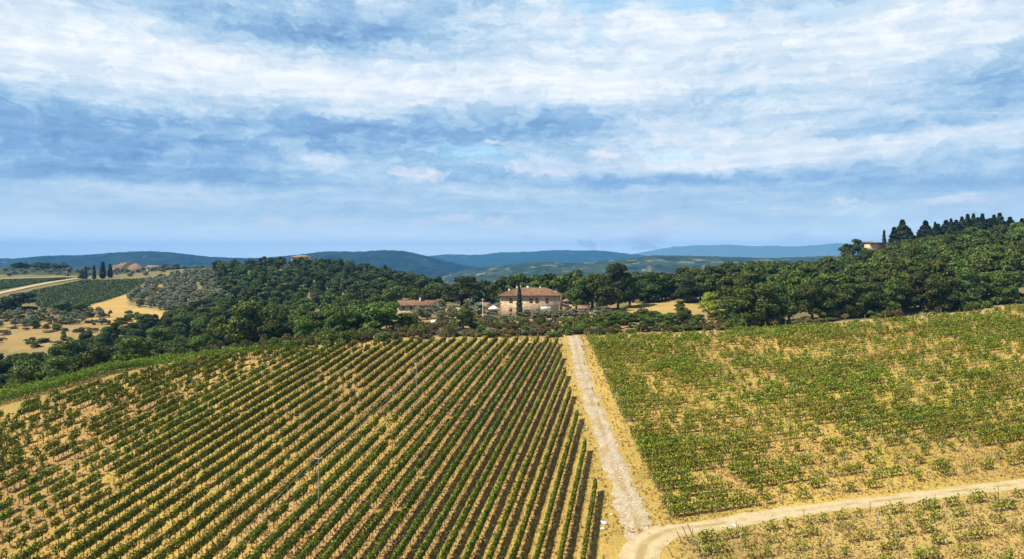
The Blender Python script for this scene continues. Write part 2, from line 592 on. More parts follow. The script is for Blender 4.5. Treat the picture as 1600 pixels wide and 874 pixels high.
def stone_wall():
    m, h = new_mat('rubble_stone_wall')
    tcn = h.n('ShaderNodeTexCoord')
    v = h.n('ShaderNodeTexVoronoi', feature='F1')
    h.put(v.inputs['Vector'], h.vec('MULTIPLY', tcn.outputs['Object'], (1.0, 1.0, 1.7)))
    v.inputs['Scale'].default_value = 2.4
    sp = h.n('ShaderNodeSeparateColor')
    h.link(v.outputs['Color'], sp.inputs[0])
    c = h.ramp(sp.outputs[0], [(.0, (.27, .17, .09)), (.35, (.43, .29, .165)), (.7, (.53, .38, .23)), (1, (.60, .46, .30))])
    e = h.n('ShaderNodeTexVoronoi', feature='DISTANCE_TO_EDGE')
    h.put(e.inputs['Vector'], h.vec('MULTIPLY', tcn.outputs['Object'], (1.0, 1.0, 1.7)))
    e.inputs['Scale'].default_value = 2.4
    c = h.mix(h.smooth(e.outputs['Distance'], .07, .02), c, (.47, .40, .30))
    big = h.noise(tcn.outputs['Object'], .35, 4)
    c = h.mix(h.math('MULTIPLY', h.smooth(big, .48, .66), .55), c, (.62, .49, .34))
    red = h.noise(h.vec('ADD', tcn.outputs['Object'], (9, 3, 1)), .6, 3)
    c = h.mix(h.math('MULTIPLY', h.smooth(red, .52, .7), .45), c, (.33, .18, .10))
    return finish(m, h, c, .92, bump(h, e.outputs['Distance'], .6, .06))


M['stone'] = stone_wall()


def tile_mat():
    m, h = new_mat('terracotta_tiles')
    tcn = h.n('ShaderNodeTexCoord')
    uvm = h.n('ShaderNodeUVMap')
    v = h.n('ShaderNodeTexVoronoi', feature='F1')
    h.put(v.inputs['Vector'], tcn.outputs['Object'])
    v.inputs['Scale'].default_value = 3.2
    sp = h.n('ShaderNodeSeparateColor')
    h.link(v.outputs['Color'], sp.inputs[0])
    c = h.ramp(sp.outputs[0], [(0, (.14, .068, .040)), (.4, (.215, .112, .066)), (.75, (.28, .160, .096)), (1, (.35, .235, .155))])
    nz = h.noise(tcn.outputs['Object'], .5, 5)
    c = h.mix(h.math('MULTIPLY', h.smooth(nz, .45, .7), .6), c, (.20, .125, .085))
    return finish(m, h, c, .9)


M['tile'] = tile_mat()


# ---- the ground: soil kinds come from an attribute, broken up by noise at several sizes
ROW_TH = R(10.4)
ROW_DIR = np.array([math.sin(ROW_TH), math.cos(ROW_TH)])
ROW_PERP = np.array([math.cos(ROW_TH), -math.sin(ROW_TH)])
ROW_S = 2.42
ROW_P0 = -6.5


def ground_mat():
    m, h = new_mat('dry_ground')
    geo = h.n('ShaderNodeNewGeometry')
    pos = geo.outputs['Position']
    a = h.n('ShaderNodeAttribute', attribute_name='soil')
    b = h.n('ShaderNodeAttribute', attribute_name='mask')
    mk = h.n('ShaderNodeSeparateColor')
    h.link(b.outputs['Color'], mk.inputs[0])
    rowmask, clod, green = mk.outputs
    base = a.outputs['Color']
    # brown strips beside the left vineyard's rows: soil tone plus painted row shade
    p = h.vec('DOT_PRODUCT', pos, (ROW_PERP[0], ROW_PERP[1], 0))
    wob = h.noise(pos, .35, 3)
    ph = h.math('ADD', h.math('DIVIDE', h.math('SUBTRACT', p, ROW_P0), ROW_S), h.math('MULTIPLY_ADD', wob, .24, -.12))
    fr = h.math('ABSOLUTE', h.math('SUBTRACT', h.math('FRACT', h.math('ADD', ph, .20)), .5))
    strip = h.smooth(fr, .26, .16)
    nmid = h.noise(pos, 1.1, 4, .6)
    soil = h.ramp(nmid, [(.3, (.125, .076, .036)), (.7, (.21, .135, .062))])
    base = h.mix(h.math('MULTIPLY', h.math('MULTIPLY', strip, rowmask), .32), base, soil)
    # broad tonal patches, tufts and fine straw grain
    n0 = h.noise(pos, .035, 4, .6)
    base = h.mix(1.0, base, h.ramp(n0, [(.3, .82), (.7, 1.16)]), 'MULTIPLY')
    n1 = h.noise(h.vec('ADD', pos, (31, 7, 3)), .22, 5, .65)
    base = h.mix(h.math('MULTIPLY', h.smooth(n1, .52, .68), .40), base, h.mix(.55, base, (.235, .135, .05)))
    n4 = h.noise(h.vec('ADD', pos, (3, 71, 3)), .16, 5, .65)
    base = h.mix(h.math('MULTIPLY', h.smooth(n4, .56, .72), h.math('MULTIPLY', green, .5)), base, (.13, .125, .028))
    n2 = h.noise(pos, 3.2, 5, .7)
    base = h.mix(1.0, base, h.ramp(n2, [(.28, .58), (.5, 1.0), (.72, 1.28)]), 'MULTIPLY')
    n3 = h.noise(h.vec('MULTIPLY', pos, (1, 1, .3)), 9.0, 3, .6)
    base = h.mix(1.0, base, h.ramp(n3, [(.3, .78), (.7, 1.18)]), 'MULTIPLY')
    hgt = h.math('ADD', n2, h.math('MULTIPLY', n3, .4))
    return finish(m, h, base, .95, bump(h, hgt, .7, .22), .08)


M['ground'] = ground_mat()


def track_mat(name, stones, c1, c2):
    m, h = new_mat(name)
    geo = h.n('ShaderNodeNewGeometry')
    pos = geo.outputs['Position']
    n = h.noise(pos, .8, 5, .65)
    c = h.ramp(n, [(.28, c1), (.6, c2)])
    v = h.n('ShaderNodeTexVoronoi', feature='F1')
    h.put(v.inputs['Vector'], pos)
    v.inputs['Scale'].default_value = 4.6
    sp = h.n('ShaderNodeSeparateColor')
    h.link(v.outputs['Color'], sp.inputs[0])
    if stones:
        pat = h.noise(pos, .28, 4, .6)
        st = h.math('MULTIPLY', h.smooth(sp.outputs[0], .30, .62), h.smooth(v.outputs['Distance'], .62, .30))
        c = h.mix(h.math('MULTIPLY', st, .80), c, h.ramp(sp.outputs[1], [(0, (.42, .37, .29)), (1, (.64, .60, .52))]))
        c = h.mix(h.math('MULTIPLY', h.smooth(pat, .50, .64), .8), c, (.33, .225, .09))
        dirt = h.noise(h.vec('ADD', pos, (3, 9, 2)), .5, 4)
        c = h.mix(h.math('MULTIPLY', h.smooth(dirt, .56, .7), .5), c, (.27, .17, .12))
    ac = h.n('ShaderNodeAttribute', attribute_name='across')
    mid = h.math('ABSOLUTE', h.math('MULTIPLY_ADD', h.noise(pos, .6, 3), .16, h.math('ADD', ac.outputs['Fac'], -.08)))
    gr = h.math('MULTIPLY', h.smooth(mid, .15, .06), h.smooth(h.noise(h.vec('ADD', pos, (5, 1, 8)), .22, 4), .40, .56))
    c = h.mix(h.math('MULTIPLY', gr, .7), c, (.30, .215, .075))
    rut = h.math('MULTIPLY', h.smooth(h.math('ABSOLUTE', h.math('SUBTRACT', mid, .24)), .07, .02), .30)
    c = h.mix(rut, c, h.mix(1.0, c, (1.25, 1.24, 1.22), 'MULTIPLY'))
    n2 = h.noise(pos, 5, 4, .65)
    c = h.mix(1.0, c, h.ramp(n2, [(.3, .80), (.7, 1.15)]), 'MULTIPLY')
    return finish(m, h, c, .95, bump(h, n2, .7, .12), .08)


M['stony'] = track_mat('stony_track', True, (.30, .225, .125), (.41, .325, .21))
M['dirt'] = track_mat('pale_dirt_road', False, (.37, .275, .145), (.47, .375, .22))


def hill_mat(name, forest, forest2, field, fscale, famount, fthr=.56):
    m, h = new_mat(name)
    geo = h.n('ShaderNodeNewGeometry')
    pos = geo.outputs['Position']
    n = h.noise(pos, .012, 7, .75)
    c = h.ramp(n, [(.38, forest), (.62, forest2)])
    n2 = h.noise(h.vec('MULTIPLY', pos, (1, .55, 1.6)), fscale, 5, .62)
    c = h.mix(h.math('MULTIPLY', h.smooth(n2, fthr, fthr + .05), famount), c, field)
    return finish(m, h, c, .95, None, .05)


M['hill_near'] = hill_mat('wooded_hill', (.003, .007, .003), (.028, .034, .021), (.16, .145, .11), .010, .6, .635)
M['hill_pale'] = hill_mat('haze_pale_mountain', (.12, .16, .12), (.17, .20, .15), (.2, .2, .16), .003, .3, .60)  # base colour lightened to stand in for thicker haze over the mountains
M['hill_mid'] = hill_mat('farmed_hill', (.008, .018, .007), (.05, .068, .026), (.24, .21, .15), .018, .55, .575)
M['hill_far'] = hill_mat('distant_hill', (.014, .024, .012), (.035, .05, .022), (.15, .14, .08), .003, .3, .60)
M['mound'] = hill_mat('bare_pink_earth', (.13, .08, .055), (.36, .24, .17), (.025, .035, .016), .075, .9, .52)

# ------------------------------------------------------------------ the setting: ground, tracks, hills
EDGE_X = 11.0           # rows of the left vineyard end on this line beside the track
VB_X = 18.6             # left edge of the right vineyard
TRACK_X = 14.5


def road_y(x):
    """centre line of the side road on the right"""
    return np.interp(x, RX, RY)


_pts = [hit(*p) for p in ((1040, 836), (1100, 824), (1200, 806), (1300, 793), (1400, 781), (1500, 769), (1600, 757))]
RX = [p[0] for p in _pts]; RY = [p[1] for p in _pts]
RX.append(RX[-1] + 60); RY.append(RY[-1] + 60 * (RY[-1] - RY[-3]) / (RX[-2] - RX[-4]))


def vb_slope(k):
    return np.interp(k, [0, 18, 44, 70], [.262, .21, .07, .04])


def vb_far(x):
    return 183.0 + np.maximum(x - 20, 0) * .14


# far edge of the left vineyard (ground line)
FE = [hit(*p) for p in ((-160, 728), (0, 657), (60, 635), (134, 609), (208, 592), (300, 571), (440, 553), (560, 542), (640, 538), (760, 536), (875, 535))]
FE = [(-150, 60)] + FE
# far edge of the green strip beyond the pale path
SE = [hit(*p) for p in ((-160, 668), (0, 621), (119, 594), (238, 570), (300, 562), (380, 553))]


def fe_y(x):
    return np.interp(x, [p[0] for p in FE], [p[1] for p in FE])


POLY_A = FE[1:] + [(EDGE_X, 170), (EDGE_X, 40), (-140, 40)]
GOLD = (.42, .285, .076)
STRAW = (.34, .235, .075)
PALE = (.42, .31, .15)


def field_poly(pts):
    return [hit(*p) for p in pts]


FIELDS = [   # (polygon in photograph pixels on the far ground, soil colour)
    (((140, 478), (200, 457), (206, 470), (216, 480), (262, 488), (250, 505), (190, 520), (130, 512), (120, 495)), (.42, .275, .088)),
    (((202, 478), (207, 459), (236, 440), (300, 427), (352, 423), (368, 470), (330, 492), (262, 486)), (.22, .18, .085)),
    (((-60, 490), (60, 488), (150, 500), (190, 520), (120, 535), (60, 552), (-60, 560)), (.30, .205, .080)),
    (((-60, 552), (60, 545), (120, 535), (100, 560), (30, 585), (-60, 590)), (.22, .165, .065)),
    (((300, 470), (360, 465), (370, 500), (310, 505)), (.38, .26, .10)),
    (((985, 474), (1045, 470), (1095, 478), (1110, 490), (1085, 500), (1020, 500), (980, 492)), (.38, .265, .09)),
    (((1100, 482), (1140, 480), (1150, 505), (1100, 505)), (.34, .22, .085)),
    (((880, 480), (960, 474), (960, 500), (900, 505)), (.30, .175, .085)),
    (((690, 482), (790, 478), (885, 492), (960, 495), (960, 515), (690, 515)), (.34, .235, .10)),
]
FAR_V = (((52, 456), (130, 440), (232, 437), (205, 457), (135, 478), (110, 490), (60, 480), (40, 462)), ((-60, 466), (0, 454), (70, 441), (118, 435.5), (0, 440), (-60, 440)))
FIELDS += [(p, (.085, .10, .034)) for p in FAR_V]
FIELDS = [(field_poly(p), c) for p, c in FIELDS]

print('terrain')
ang = np.concatenate([np.arange(-180, -50, 2.0), np.arange(-50, 50, 0.30), np.arange(50, 180, 2.0)])
rad = np.concatenate([np.linspace(1, 62, 16)[:-1], np.arange(62, 240, 1.1), np.geomspace(240, 1500, 120), np.geomspace(1500, 15000, 40)[1:]])
AA, RR = np.meshgrid(np.radians(ang), rad)
GX, GY = RR * np.sin(AA), RR * np.cos(AA)
GZ = gz(GX, GY)
na, nr = len(ang), len(rad)
GZ = GZ + (fbm(GX / 9, GY / 9, 3) - .5) * .5 * np.clip((RR - 195) / 40, 0, 1)
idx = np.arange(na * nr).reshape(nr, na)
q = np.stack([idx[:-1, :], np.roll(idx, -1, 1)[:-1, :], np.roll(idx, -1, 1)[1:, :], idx[1:, :]], -1).reshape(-1, 4)
gme = np_mesh('ground', np.stack([GX, GY, GZ], -1).reshape(-1, 3), q, M['ground'], smooth=True)
x, y = GX.ravel(), GY.ravel()
soil = np.tile(np.array([.17, .145, .062]), (len(x), 1))
soil[y < 188] = STRAW
soil[(y >= 185) & (y < 236) & (np.abs(x) < 60)] = (.29, .195, .085)
soil[y > 700] = (.05, .065, .03)
inA = inpoly(x, y, POLY_A)
mixA = np.clip((fbm(x / 22, y / 22, 9) - .42) * 4, 0, 1)[:, None]
soil[inA] = (np.array(GOLD) * (1 - mixA) + np.array((.385, .245, .088)) * mixA)[inA]
strip_p = (x > EDGE_X - 2) & (x < VB_X + .8) & (y > 60) & (y < 186)
soil[strip_p] = (.41, .285, .075)
inB = (x > VB_X) & (y > 45) & (y < vb_far(x) + 3)
mixB = np.clip((fbm(x / 18, y / 18, 5) - .35) * 2.5, 0, 1)[:, None]
soil[inB] = (np.array((.41, .285, .078)) * (1 - mixB) + np.array((.37, .29, .055)) * mixB)[inB]
low = inB & (y < np.interp(x, RX, RY) - 1.5)
soil[low] = (.375, .275, .088)
edge = (x > VB_X) & (np.abs(y - vb_far(x) - 1.5) < 2.5)
soil[edge] = PALE
pth = ((y > fe_y(x)) & (y < fe_y(x) + 4.5) & (x < EDGE_X + 9) & (x > -140))
soil[pth] = PALE if False else (.39, .275, .095)
for poly, c in FIELDS:
    s = inpoly(x, y, poly)
    soil[s] = c
near_house = (np.hypot(x - 6, (y - 245) * 1.0) < 24)
soil[near_house] = (.33, .235, .12)
mask = np.zeros((len(x), 4)); mask[:, 3] = 1
mask[:, 0] = inA & (x < EDGE_X - .5)
mask[:, 2] = inB | strip_p | (y > 200)
for nm, arr in (('soil', np.concatenate([soil, np.ones((len(x), 1))], 1)), ('mask', mask)):
    at = gme.attributes.new(nm, 'FLOAT_COLOR', 'POINT')
    at.data.foreach_set('color', arr.astype(np.float32).ravel())
ground = link('ground', gme)
tag(ground, kind='structure')


def ribbon(name, pts, w, mat, lift, ragged=.35, step=.5, across=8):
    """a path laid on the ground with a ragged edge"""
    pts = np.array(pts, float)
    seg = np.hypot(*np.diff(pts, axis=0).T)
    t = np.concatenate([[0], np.cumsum(seg)])
    tt = np.arange(0, t[-1], step)
    px, py = np.interp(tt, t, pts[:, 0]), np.interp(tt, t, pts[:, 1])
    k = 5
    ker = np.ones(2 * k + 1) / (2 * k + 1)
    if len(px) > 30:
        px = np.convolve(np.pad(px, k, 'edge'), ker, 'valid'); py = np.convolve(np.pad(py, k, 'edge'), ker, 'valid')
    tx, ty = np.gradient(px), np.gradient(py)
    ln = np.hypot(tx, ty) + 1e-9
    nx, ny = ty / ln, -tx / ln
    ww = np.interp(tt, t, w) if not np.isscalar(w) else np.full(len(tt), w)
    rows = []
    for i in range(across + 1):
        s = (i / across - .5)
        rg = ((fbm(tt / 1.3, tt * 0 + i * 3.3, 21) - .5) * 2 + (fbm(tt / 6, tt * 0 + i, 77) - .5) * 1.2) * ragged if i in (0, across) else 0
        off = s * ww + rg
        X, Y = px + nx * off, py + ny * off
        rows.append(np.stack([X, Y, gz(X, Y) + lift - (.05 if i in (0, across) else 0)], -1))
    V = np.stack(rows, 1)
    n, mm = V.shape[:2]
    idx = np.arange(n * mm).reshape(n, mm)
    q = np.stack([idx[:-1, :-1], idx[:-1, 1:], idx[1:, 1:], idx[1:, :-1]], -1).reshape(-1, 4)
    me = np_mesh(name, V.reshape(-1, 3), q, mat, smooth=True)
    at = me.attributes.new('across', 'FLOAT', 'POINT')
    at.data.foreach_set('value', np.tile(np.arange(mm) / across - .5, n).astype(np.float32))
    o = link(name, me)
    return tag(o, kind='structure')


ribbon('stony_track', [(15.6, 188), (15.4, 178), (14.7, 160), (14.4, 140), (14.5, 120), (14.6, 100), (14.9, 88), (14.6, 82)], [3.2, 3.1, 2.7, 2.8, 3.0, 3.2, 3.6, 3.4], M['stony'], .05, .75)
ribbon('dirt_road', [(12.4, 60), (12.9, 72), (13.6, 79), (15.6, 83.3), (19, 85.4)] + list(zip(RX[1:], RY[1:])), [4.4, 4.4, 4.3, 4.0, 2.9] + [2.5] * (len(RX) - 1), M['dirt'], .06, .3)
fr = [hit(-40, 470), hit(0, 459), hit(40, 450), hit(80, 442), hit(120, 436), hit(150, 433)]
ribbon('farm_road', fr, 6.0, M['dirt'], .5, .3, 2.0, 4)
fr2 = [hit(-40, 437.5), hit(0, 436.5), hit(50, 435), hit(100, 433.5), hit(125, 433)]
ribbon('field_path', fr2, 5.0, M['dirt'], .5, .3, 2.0, 4)


def hills(name, D, prof, mat, depth=(.78, 1.25), zb=-112, nx=420, ny=60, rough=.05, k=0, xr=(-500, 2100)):
    """a range of hills with its own depth: the crest profile in photograph columns"""
    xp = np.linspace(xr[0], xr[1], nx)
    top = np.interp(xp, [p[0] for p in prof], [p[1] for p in prof])
    ker = np.ones(9) / 9
    top = np.convolve(np.pad(top, 4, 'edge'), ker, 'valid')
    ht = -(top - HY) / F * D
    t = np.linspace(0, 1, ny)
    rows = []
    for tt in t:
        d = D * (depth[0] + (depth[1] - depth[0]) * tt)
        tc_ = (1 - depth[0]) / (depth[1] - depth[0])
        s = tt / tc_ if tt < tc_ else (1 - tt) / (1 - tc_)
        X = (xp - 800) / F * d
        b = s * s * (3 - 2 * s)
        nz = (fbm(X / (D * .05) + 5, d / (D * .05) + np.zeros(nx), k, 5) - .5)
        fine = (fbm(X / (D * .004), d / (D * .004) + np.zeros(nx), k + 9, 2) - .5)
        H = zb + (ht - zb) * np.clip(b + nz * .42 * s * (1 - b) * 2.2, 0, 1.0) + fine * D * .0022 * min(1, s * 3)
        rows.append(np.stack([X, np.full(nx, d), H + CZ], -1))
    V = np.stack(rows, 0)
    idx = np.arange(nx * ny).reshape(ny, nx)
    q = np.stack([idx[:-1, :-1], idx[:-1, 1:], idx[1:, 1:], idx[1:, :-1]], -1).reshape(-1, 4)
    return tag(link(name, np_mesh(name, V.reshape(-1, 3), q, mat, smooth=True)), kind='structure')


hills('wooded_hills', 4200, [(-500, 405), (-300, 398), (-100, 399), (0, 404), (20, 405), (70, 400), (130, 399), (180, 395), (230, 392.5), (280, 396), (330, 402), (390, 404),
      (430, 402), (480, 397), (510, 393), (560, 394), (590, 392), (615, 391), (640, 394), (670, 401), (700, 409), (740, 418), (780, 425), (850, 436), (1000, 460), (2100, 470)],
      M['hill_near'], nx=700, ny=80, k=2)
hills('farmed_hills', 3000, [(-500, 470), (560, 470), (640, 448), (680, 437), (720, 424), (760, 417), (800, 413), (850, 409), (870, 410), (900, 412), (950, 407), (1000, 402), (1020, 399),
      (1060, 400), (1120, 401), (1200, 404), (1250, 402), (1300, 400), (1400, 402), (1600, 405), (2100, 405)], M['hill_mid'], depth=(.6, 1.25), nx=620, ny=90, k=5)
hills('blue_hills', 8000, [(-500, 430), (500, 425), (600, 410), (680, 399), (700, 397), (740, 400), (780, 394.5), (830, 394), (870, 390.5), (905, 392.5), (940, 391), (970, 396), (1000, 399),
      (1040, 402), (1100, 406), (2100, 425)], M['hill_far'], nx=500, ny=50, k=8)
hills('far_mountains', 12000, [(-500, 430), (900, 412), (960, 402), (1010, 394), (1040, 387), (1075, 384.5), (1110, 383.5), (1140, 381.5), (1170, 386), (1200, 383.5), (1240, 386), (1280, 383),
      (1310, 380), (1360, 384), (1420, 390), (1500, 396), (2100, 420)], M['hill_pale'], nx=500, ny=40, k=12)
hills('bare_hill', 1000, [(-500, 470), (150, 435), (166, 424), (174, 417), (186, 412.5), (194, 409), (199, 408.5), (206, 410), (213, 411.5), (221, 416.5), (236, 423.5), (260, 435), (2100, 470)], M['mound'], depth=(.93, 1.1), zb=-40, nx=520, ny=40, k=15, xr=(140, 270))

# ---- the air
hz = MB()
hz.box(-16000, 16000, -600, 15600, CZ - 135, CZ + 385)
mh, h = new_mat('blue_air')
pv = h.n('ShaderNodeVolumePrincipled')
pv.inputs['Color'].default_value = (.10, .43, .95, 1)
pv.inputs['Density'].default_value = 9.6e-5
pv.inputs['Anisotropy'].default_value = 0.0
ho = h.n('ShaderNodeOutputMaterial')
h.link(pv.outputs[0], ho.inputs['Volume'])
haze = hz.build('haze', mh)
tag(haze, kind='stuff')

# ------------------------------------------------------------------ foliage builders
def leaf_cloud(P, N, size, asp=1.0, jit=.7):
    """leaf clumps: one bent-free quad each, roughly facing N"""
    n = len(P)
    d = N + rng.normal(0, jit, (n, 3))
    d /= np.linalg.norm(d, axis=1)[:, None] + 1e-9
    r = rng.normal(0, 1, (n, 3))
    a = np.cross(d, r); a /= np.linalg.norm(a, axis=1)[:, None] + 1e-9
    b = np.cross(d, a)
    s = (np.broadcast_to(size, n) * rng.uniform(.65, 1.3, n))[:, None]
    a, b = a * s * .5, b * s * .5 * asp
    V = np.stack([P - a * .55 - b, P + a * .9 - b * .35, P + a * .45 + b, P - a * .85 + b * .5], 1).reshape(-1, 3)
    q = np.arange(n * 4).reshape(-1, 4)
    return V, q


def sphere_dirs(n):
    d = rng.normal(0, 1, (n, 3))
    return d / np.linalg.norm(d, axis=1)[:, None]


def oak_crown(n, leaf, lobes=16, h0=.02, flat=1.0, rr=(.24, .38)):
    """a crown about 10 tall and 9 wide, standing on z=0: uneven lobes covered with leaf clumps"""
    cs, rs = [], []
    for i in range(lobes):
        a = rng.uniform(0, 2 * np.pi)
        z = rng.uniform(h0 + .08, .86)
        prof = math.sin(math.pi * min(1, max(0, (z - h0) / (1 - h0) * .86 + .12))) ** .7
        rad_ = 4.6 * prof * math.sqrt(rng.uniform(.05, 1)) * .78
        cs.append((rad_ * math.cos(a), rad_ * math.sin(a), z * 10 * flat)); rs.append(rng.uniform(*rr) * 5.2)
    cs.append((0, 0, 8.2 * flat)); rs.append(1.7)
    cs.append((0, 0, 5.5 * flat)); rs.append(2.7)
    cs, rs = np.array(cs), np.array(rs)
    wts = rs ** 2 / (rs ** 2).sum()
    li = rng.choice(len(cs), n, p=wts)
    d = sphere_dirs(n)
    d[:, 2] = np.where(d[:, 2] < -.35, -d[:, 2] * .6, d[:, 2])
    d /= np.linalg.norm(d, axis=1)[:, None]
    rad_ = rs[li] * (1 - .30 * rng.random(n) ** 2 + rng.normal(0, .05, n))
    lump = .76 + .47 * fbm(d[:, 0] * 3.0 + li * 3.1, d[:, 2] * 3.0 + d[:, 1] * 2.3, 4, 3)
    P = cs[li] + d * (rad_ * lump)[:, None] * np.array([1, 1, .82])
    keep = P[:, 2] > h0 * 10 * flat * .75
    return leaf_cloud(P[keep], d[keep], leaf)


def trunk_mb(hgt=5.5, r=.32, limbs=5):
    t = MB()
    t.cone((0, 0, -.6), (.1, .05, hgt * .45), r * 1.25, r * .85, 8, False)
    t.cone((.1, .05, hgt * .45), (0, .1, hgt), r * .85, r * .4, 8, False)
    for i in range(limbs):
        a = i * 2.4 + rng.uniform(-.4, .4)
        z = hgt * rng.uniform(.35, .75)
        L = rng.uniform(1.8, 3.0)
        t.cone((.05, .05, z), (L * math.cos(a), L * math.sin(a), z + rng.uniform(1.2, 2.4)), r * .5, r * .14, 6, False)
    return t


def cypress_crown(n, leaf, w=.75):
    z = rng.random(n) ** .8
    prof = np.minimum(1, z * 9) ** .5 * (1 - z) ** .55 * (1 + .16 * np.sin(z * 40 + rng.uniform(0, 6)))
    a = rng.uniform(0, 2 * np.pi, n)
    r = w * prof * (1 - .35 * rng.random(n) ** 2) * (.85 + .35 * vnoise(a * 2, z * 9, 3))
    P = np.stack([r * np.cos(a), r * np.sin(a), .3 + z * 9.7], 1)
    N = np.stack([np.cos(a), np.sin(a), np.full(n, .35)], 1)
    return leaf_cloud(P, N, leaf, 1.6, .35)


def fir_crown(n, leaf, w=1.9):
    """dark spire with ragged tiers"""
    z = rng.random(n) ** 1.25
    tiers = .55 + .45 * np.abs(np.sin(z * 17 + rng.uniform(0, 3)))
    a = rng.uniform(0, 2 * np.pi, n)
    r = w * (1 - z) ** .95 * tiers * (1 - .4 * rng.random(n) ** 2) * (.5 + 1.0 * vnoise(a * 1.6, z * 9, 6)) + .05
    P = np.stack([r * np.cos(a), r * np.sin(a), 1.0 + z * 9.0 - r * .25], 1)
    N = np.stack([np.cos(a), np.sin(a), np.full(n, .3)], 1)
    return leaf_cloud(P, N, leaf, 1.3, .45)


def shrub_crown(n, leaf):
    cs = np.stack([rng.uniform(-1.0, 1.0, 7), rng.uniform(-1.0, 1.0, 7), rng.uniform(.35, 1.5, 7)], 1)
    rs = rng.uniform(.5, .95, 7)
    li = rng.integers(0, 7, n)
    d = sphere_dirs(n)
    d[:, 2] = np.abs(d[:, 2]) * .9 + .02
    P = cs[li] + d * (rs[li] * (1 - .3 * rng.random(n) ** 2))[:, None]
    P[:, 2] = np.maximum(P[:, 2] - .25, .05)
    return leaf_cloud(P, d, leaf)


def pair_proto(name, crown, mat, trunk):
    """a tree with trunk and crown as parts: returns meshes"""
    return dict(crown=np_mesh(name + '_crown', crown[0], crown[1], mat), trunk=trunk.mesh(name + '_trunk', M['bark'], True) if trunk else None)


def merged_proto(name, crown, mat, trunk):
    """a far tree: one mesh, two materials"""
    tv = np.vstack(trunk.v); tq = np.vstack(trunk.q)
    V = np.vstack([crown[0], tv])
    q = np.vstack([crown[1], tq + len(crown[0])])
    mi = np.concatenate([np.zeros(len(crown[1])), np.ones(len(tq))])
    return np_mesh(name, V, q, [mat, M['bark']], mi)


print('prototypes')
PRO = {}
PRO['oak'] = [pair_proto('oak', oak_crown(6500, .46, 17 + i), M['oak'], trunk_mb()) for i in range(4)]
PRO['holm'] = [pair_proto('holm', oak_crown(6000, .44, 14 + i, .02), M['holm'], trunk_mb()) for i in range(2)]
PRO['bright'] = [pair_proto('bright', oak_crown(5200, .46, 17, .02, 1, (.18, .30)), M['bright'], trunk_mb()) for i in range(2)]
PRO['lime'] = [pair_proto('lime', oak_crown(3600, .46, 15, .06, 1, (.16, .28)), M['lime'], trunk_mb())]
PRO['olive'] = [pair_proto('olive', oak_crown(2600, .55, 14, .05, 1, (.18, .32)), M['olive'], trunk_mb(5, .4)) for i in range(3)]
PRO['cypress'] = [pair_proto('cypress', cypress_crown(2600, .30), M['cypress'], trunk_mb(2, .25, 0)) for i in range(2)]
PRO['shrub'] = [pair_proto('shrub', shrub_crown(900, .26), M['oak'], None) for i in range(3)]
PRO['brown'] = [pair_proto('brown', shrub_crown(900, .26), M['scrub'], None) for i in range(3)]
PRO['bush'] = [pair_proto('bush', shrub_crown(900, .26), M['bright'], None) for i in range(2)]
PRO['obush'] = [pair_proto('obush', shrub_crown(900, .26), M['olive'], None) for i in range(2)]
FAR = {}
FAR['oak'] = [merged_proto('far_oak', oak_crown(2600, .72, 15 + i), M['oak'], trunk_mb()) for i in range(5)]
FAR['holm'] = [merged_proto('far_holm', oak_crown(2000, .80, 14 + i, .02), M['holm'], trunk_mb()) for i in range(4)]
FAR['olive'] = [merged_proto('far_olive', oak_crown(800, 1.0, 11, .04, 1, (.2, .34)), M['olive'], trunk_mb(5, .4)) for i in range(4)]
FAR['fir'] = [merged_proto('far_fir', fir_crown(2600, .48, w), M['cypress'], trunk_mb(7, .3, 0)) for w in (1.5, 1.8, 2.1, 2.4)]
FAR['cypress'] = [merged_proto('far_cypress', cypress_crown(1100, .5, w), M['cypress'], trunk_mb(2, .25, 0)) for w in (.8, .95)]
M['pine'] = leaf_mat('pine_needles', (.025, .045, .010), (.05, .085, .016), (.10, .135, .03), .15)
FAR['pine'] = [merged_proto('far_pine', oak_crown(2400, .6, 12, .45, .95, (.2, .3)), M['pine'], trunk_mb(6.5, .35)) for i in range(2)]

NAME = dict(oak='oak_tree', holm='holm_oak', bright='broadleaf_tree', lime='broadleaf_tree', olive='olive_tree', cypress='cypress_tree',
            shrub='shrub', brown='dry_shrub', bush='bush', obush='grey_shrub', fir='conifer_tree', pine='pine_tree')
CAT = dict(oak='tree', holm='tree', bright='tree', lime='tree', olive='olive tree', cypress='cypress', shrub='bush', brown='bush', bush='bush', obush='bush', fir='conifer', pine='pine')
HREF = dict(shrub=2.1, brown=2.1, bush=2.1, obush=2.1)
WREF = dict(oak=8.6, holm=8.6, bright=8.4, lime=8.4, olive=8.4, cypress=1.5, shrub=3.4, brown=3.4, bush=3.4, obush=3.4, fir=3.6, pine=8.4)


def plant(kind, x, y, hgt, wid, label, group=None, far=False, dz=0.0, name=None):
    z = float(gz(x, y)) - .1 + dz
    s = (wid / WREF[kind], wid / WREF[kind] * rng.uniform(.9, 1.1), hgt / HREF.get(kind, 9.8))
    nm = name or NAME[kind]
    rz = rng.uniform(0, 6.28)
    if far:
        o = link(nm, random.choice(FAR[kind]))
        o.location = (x, y, z); o.scale = s; o.rotation_euler = (0, 0, rz)
    else:
        p = random.choice(PRO[kind])
        if p['trunk'] is None:
            o = link(nm, p['crown'])
        else:
            o = empty(nm, (0, 0, 0))
            link('crown', p['crown'], o); link('trunk', p['trunk'], o)
        o.location = (x, y, z); o.scale = s; o.rotation_euler = (0, 0, rz)
    tag(o, label, CAT[kind], group)
    return o


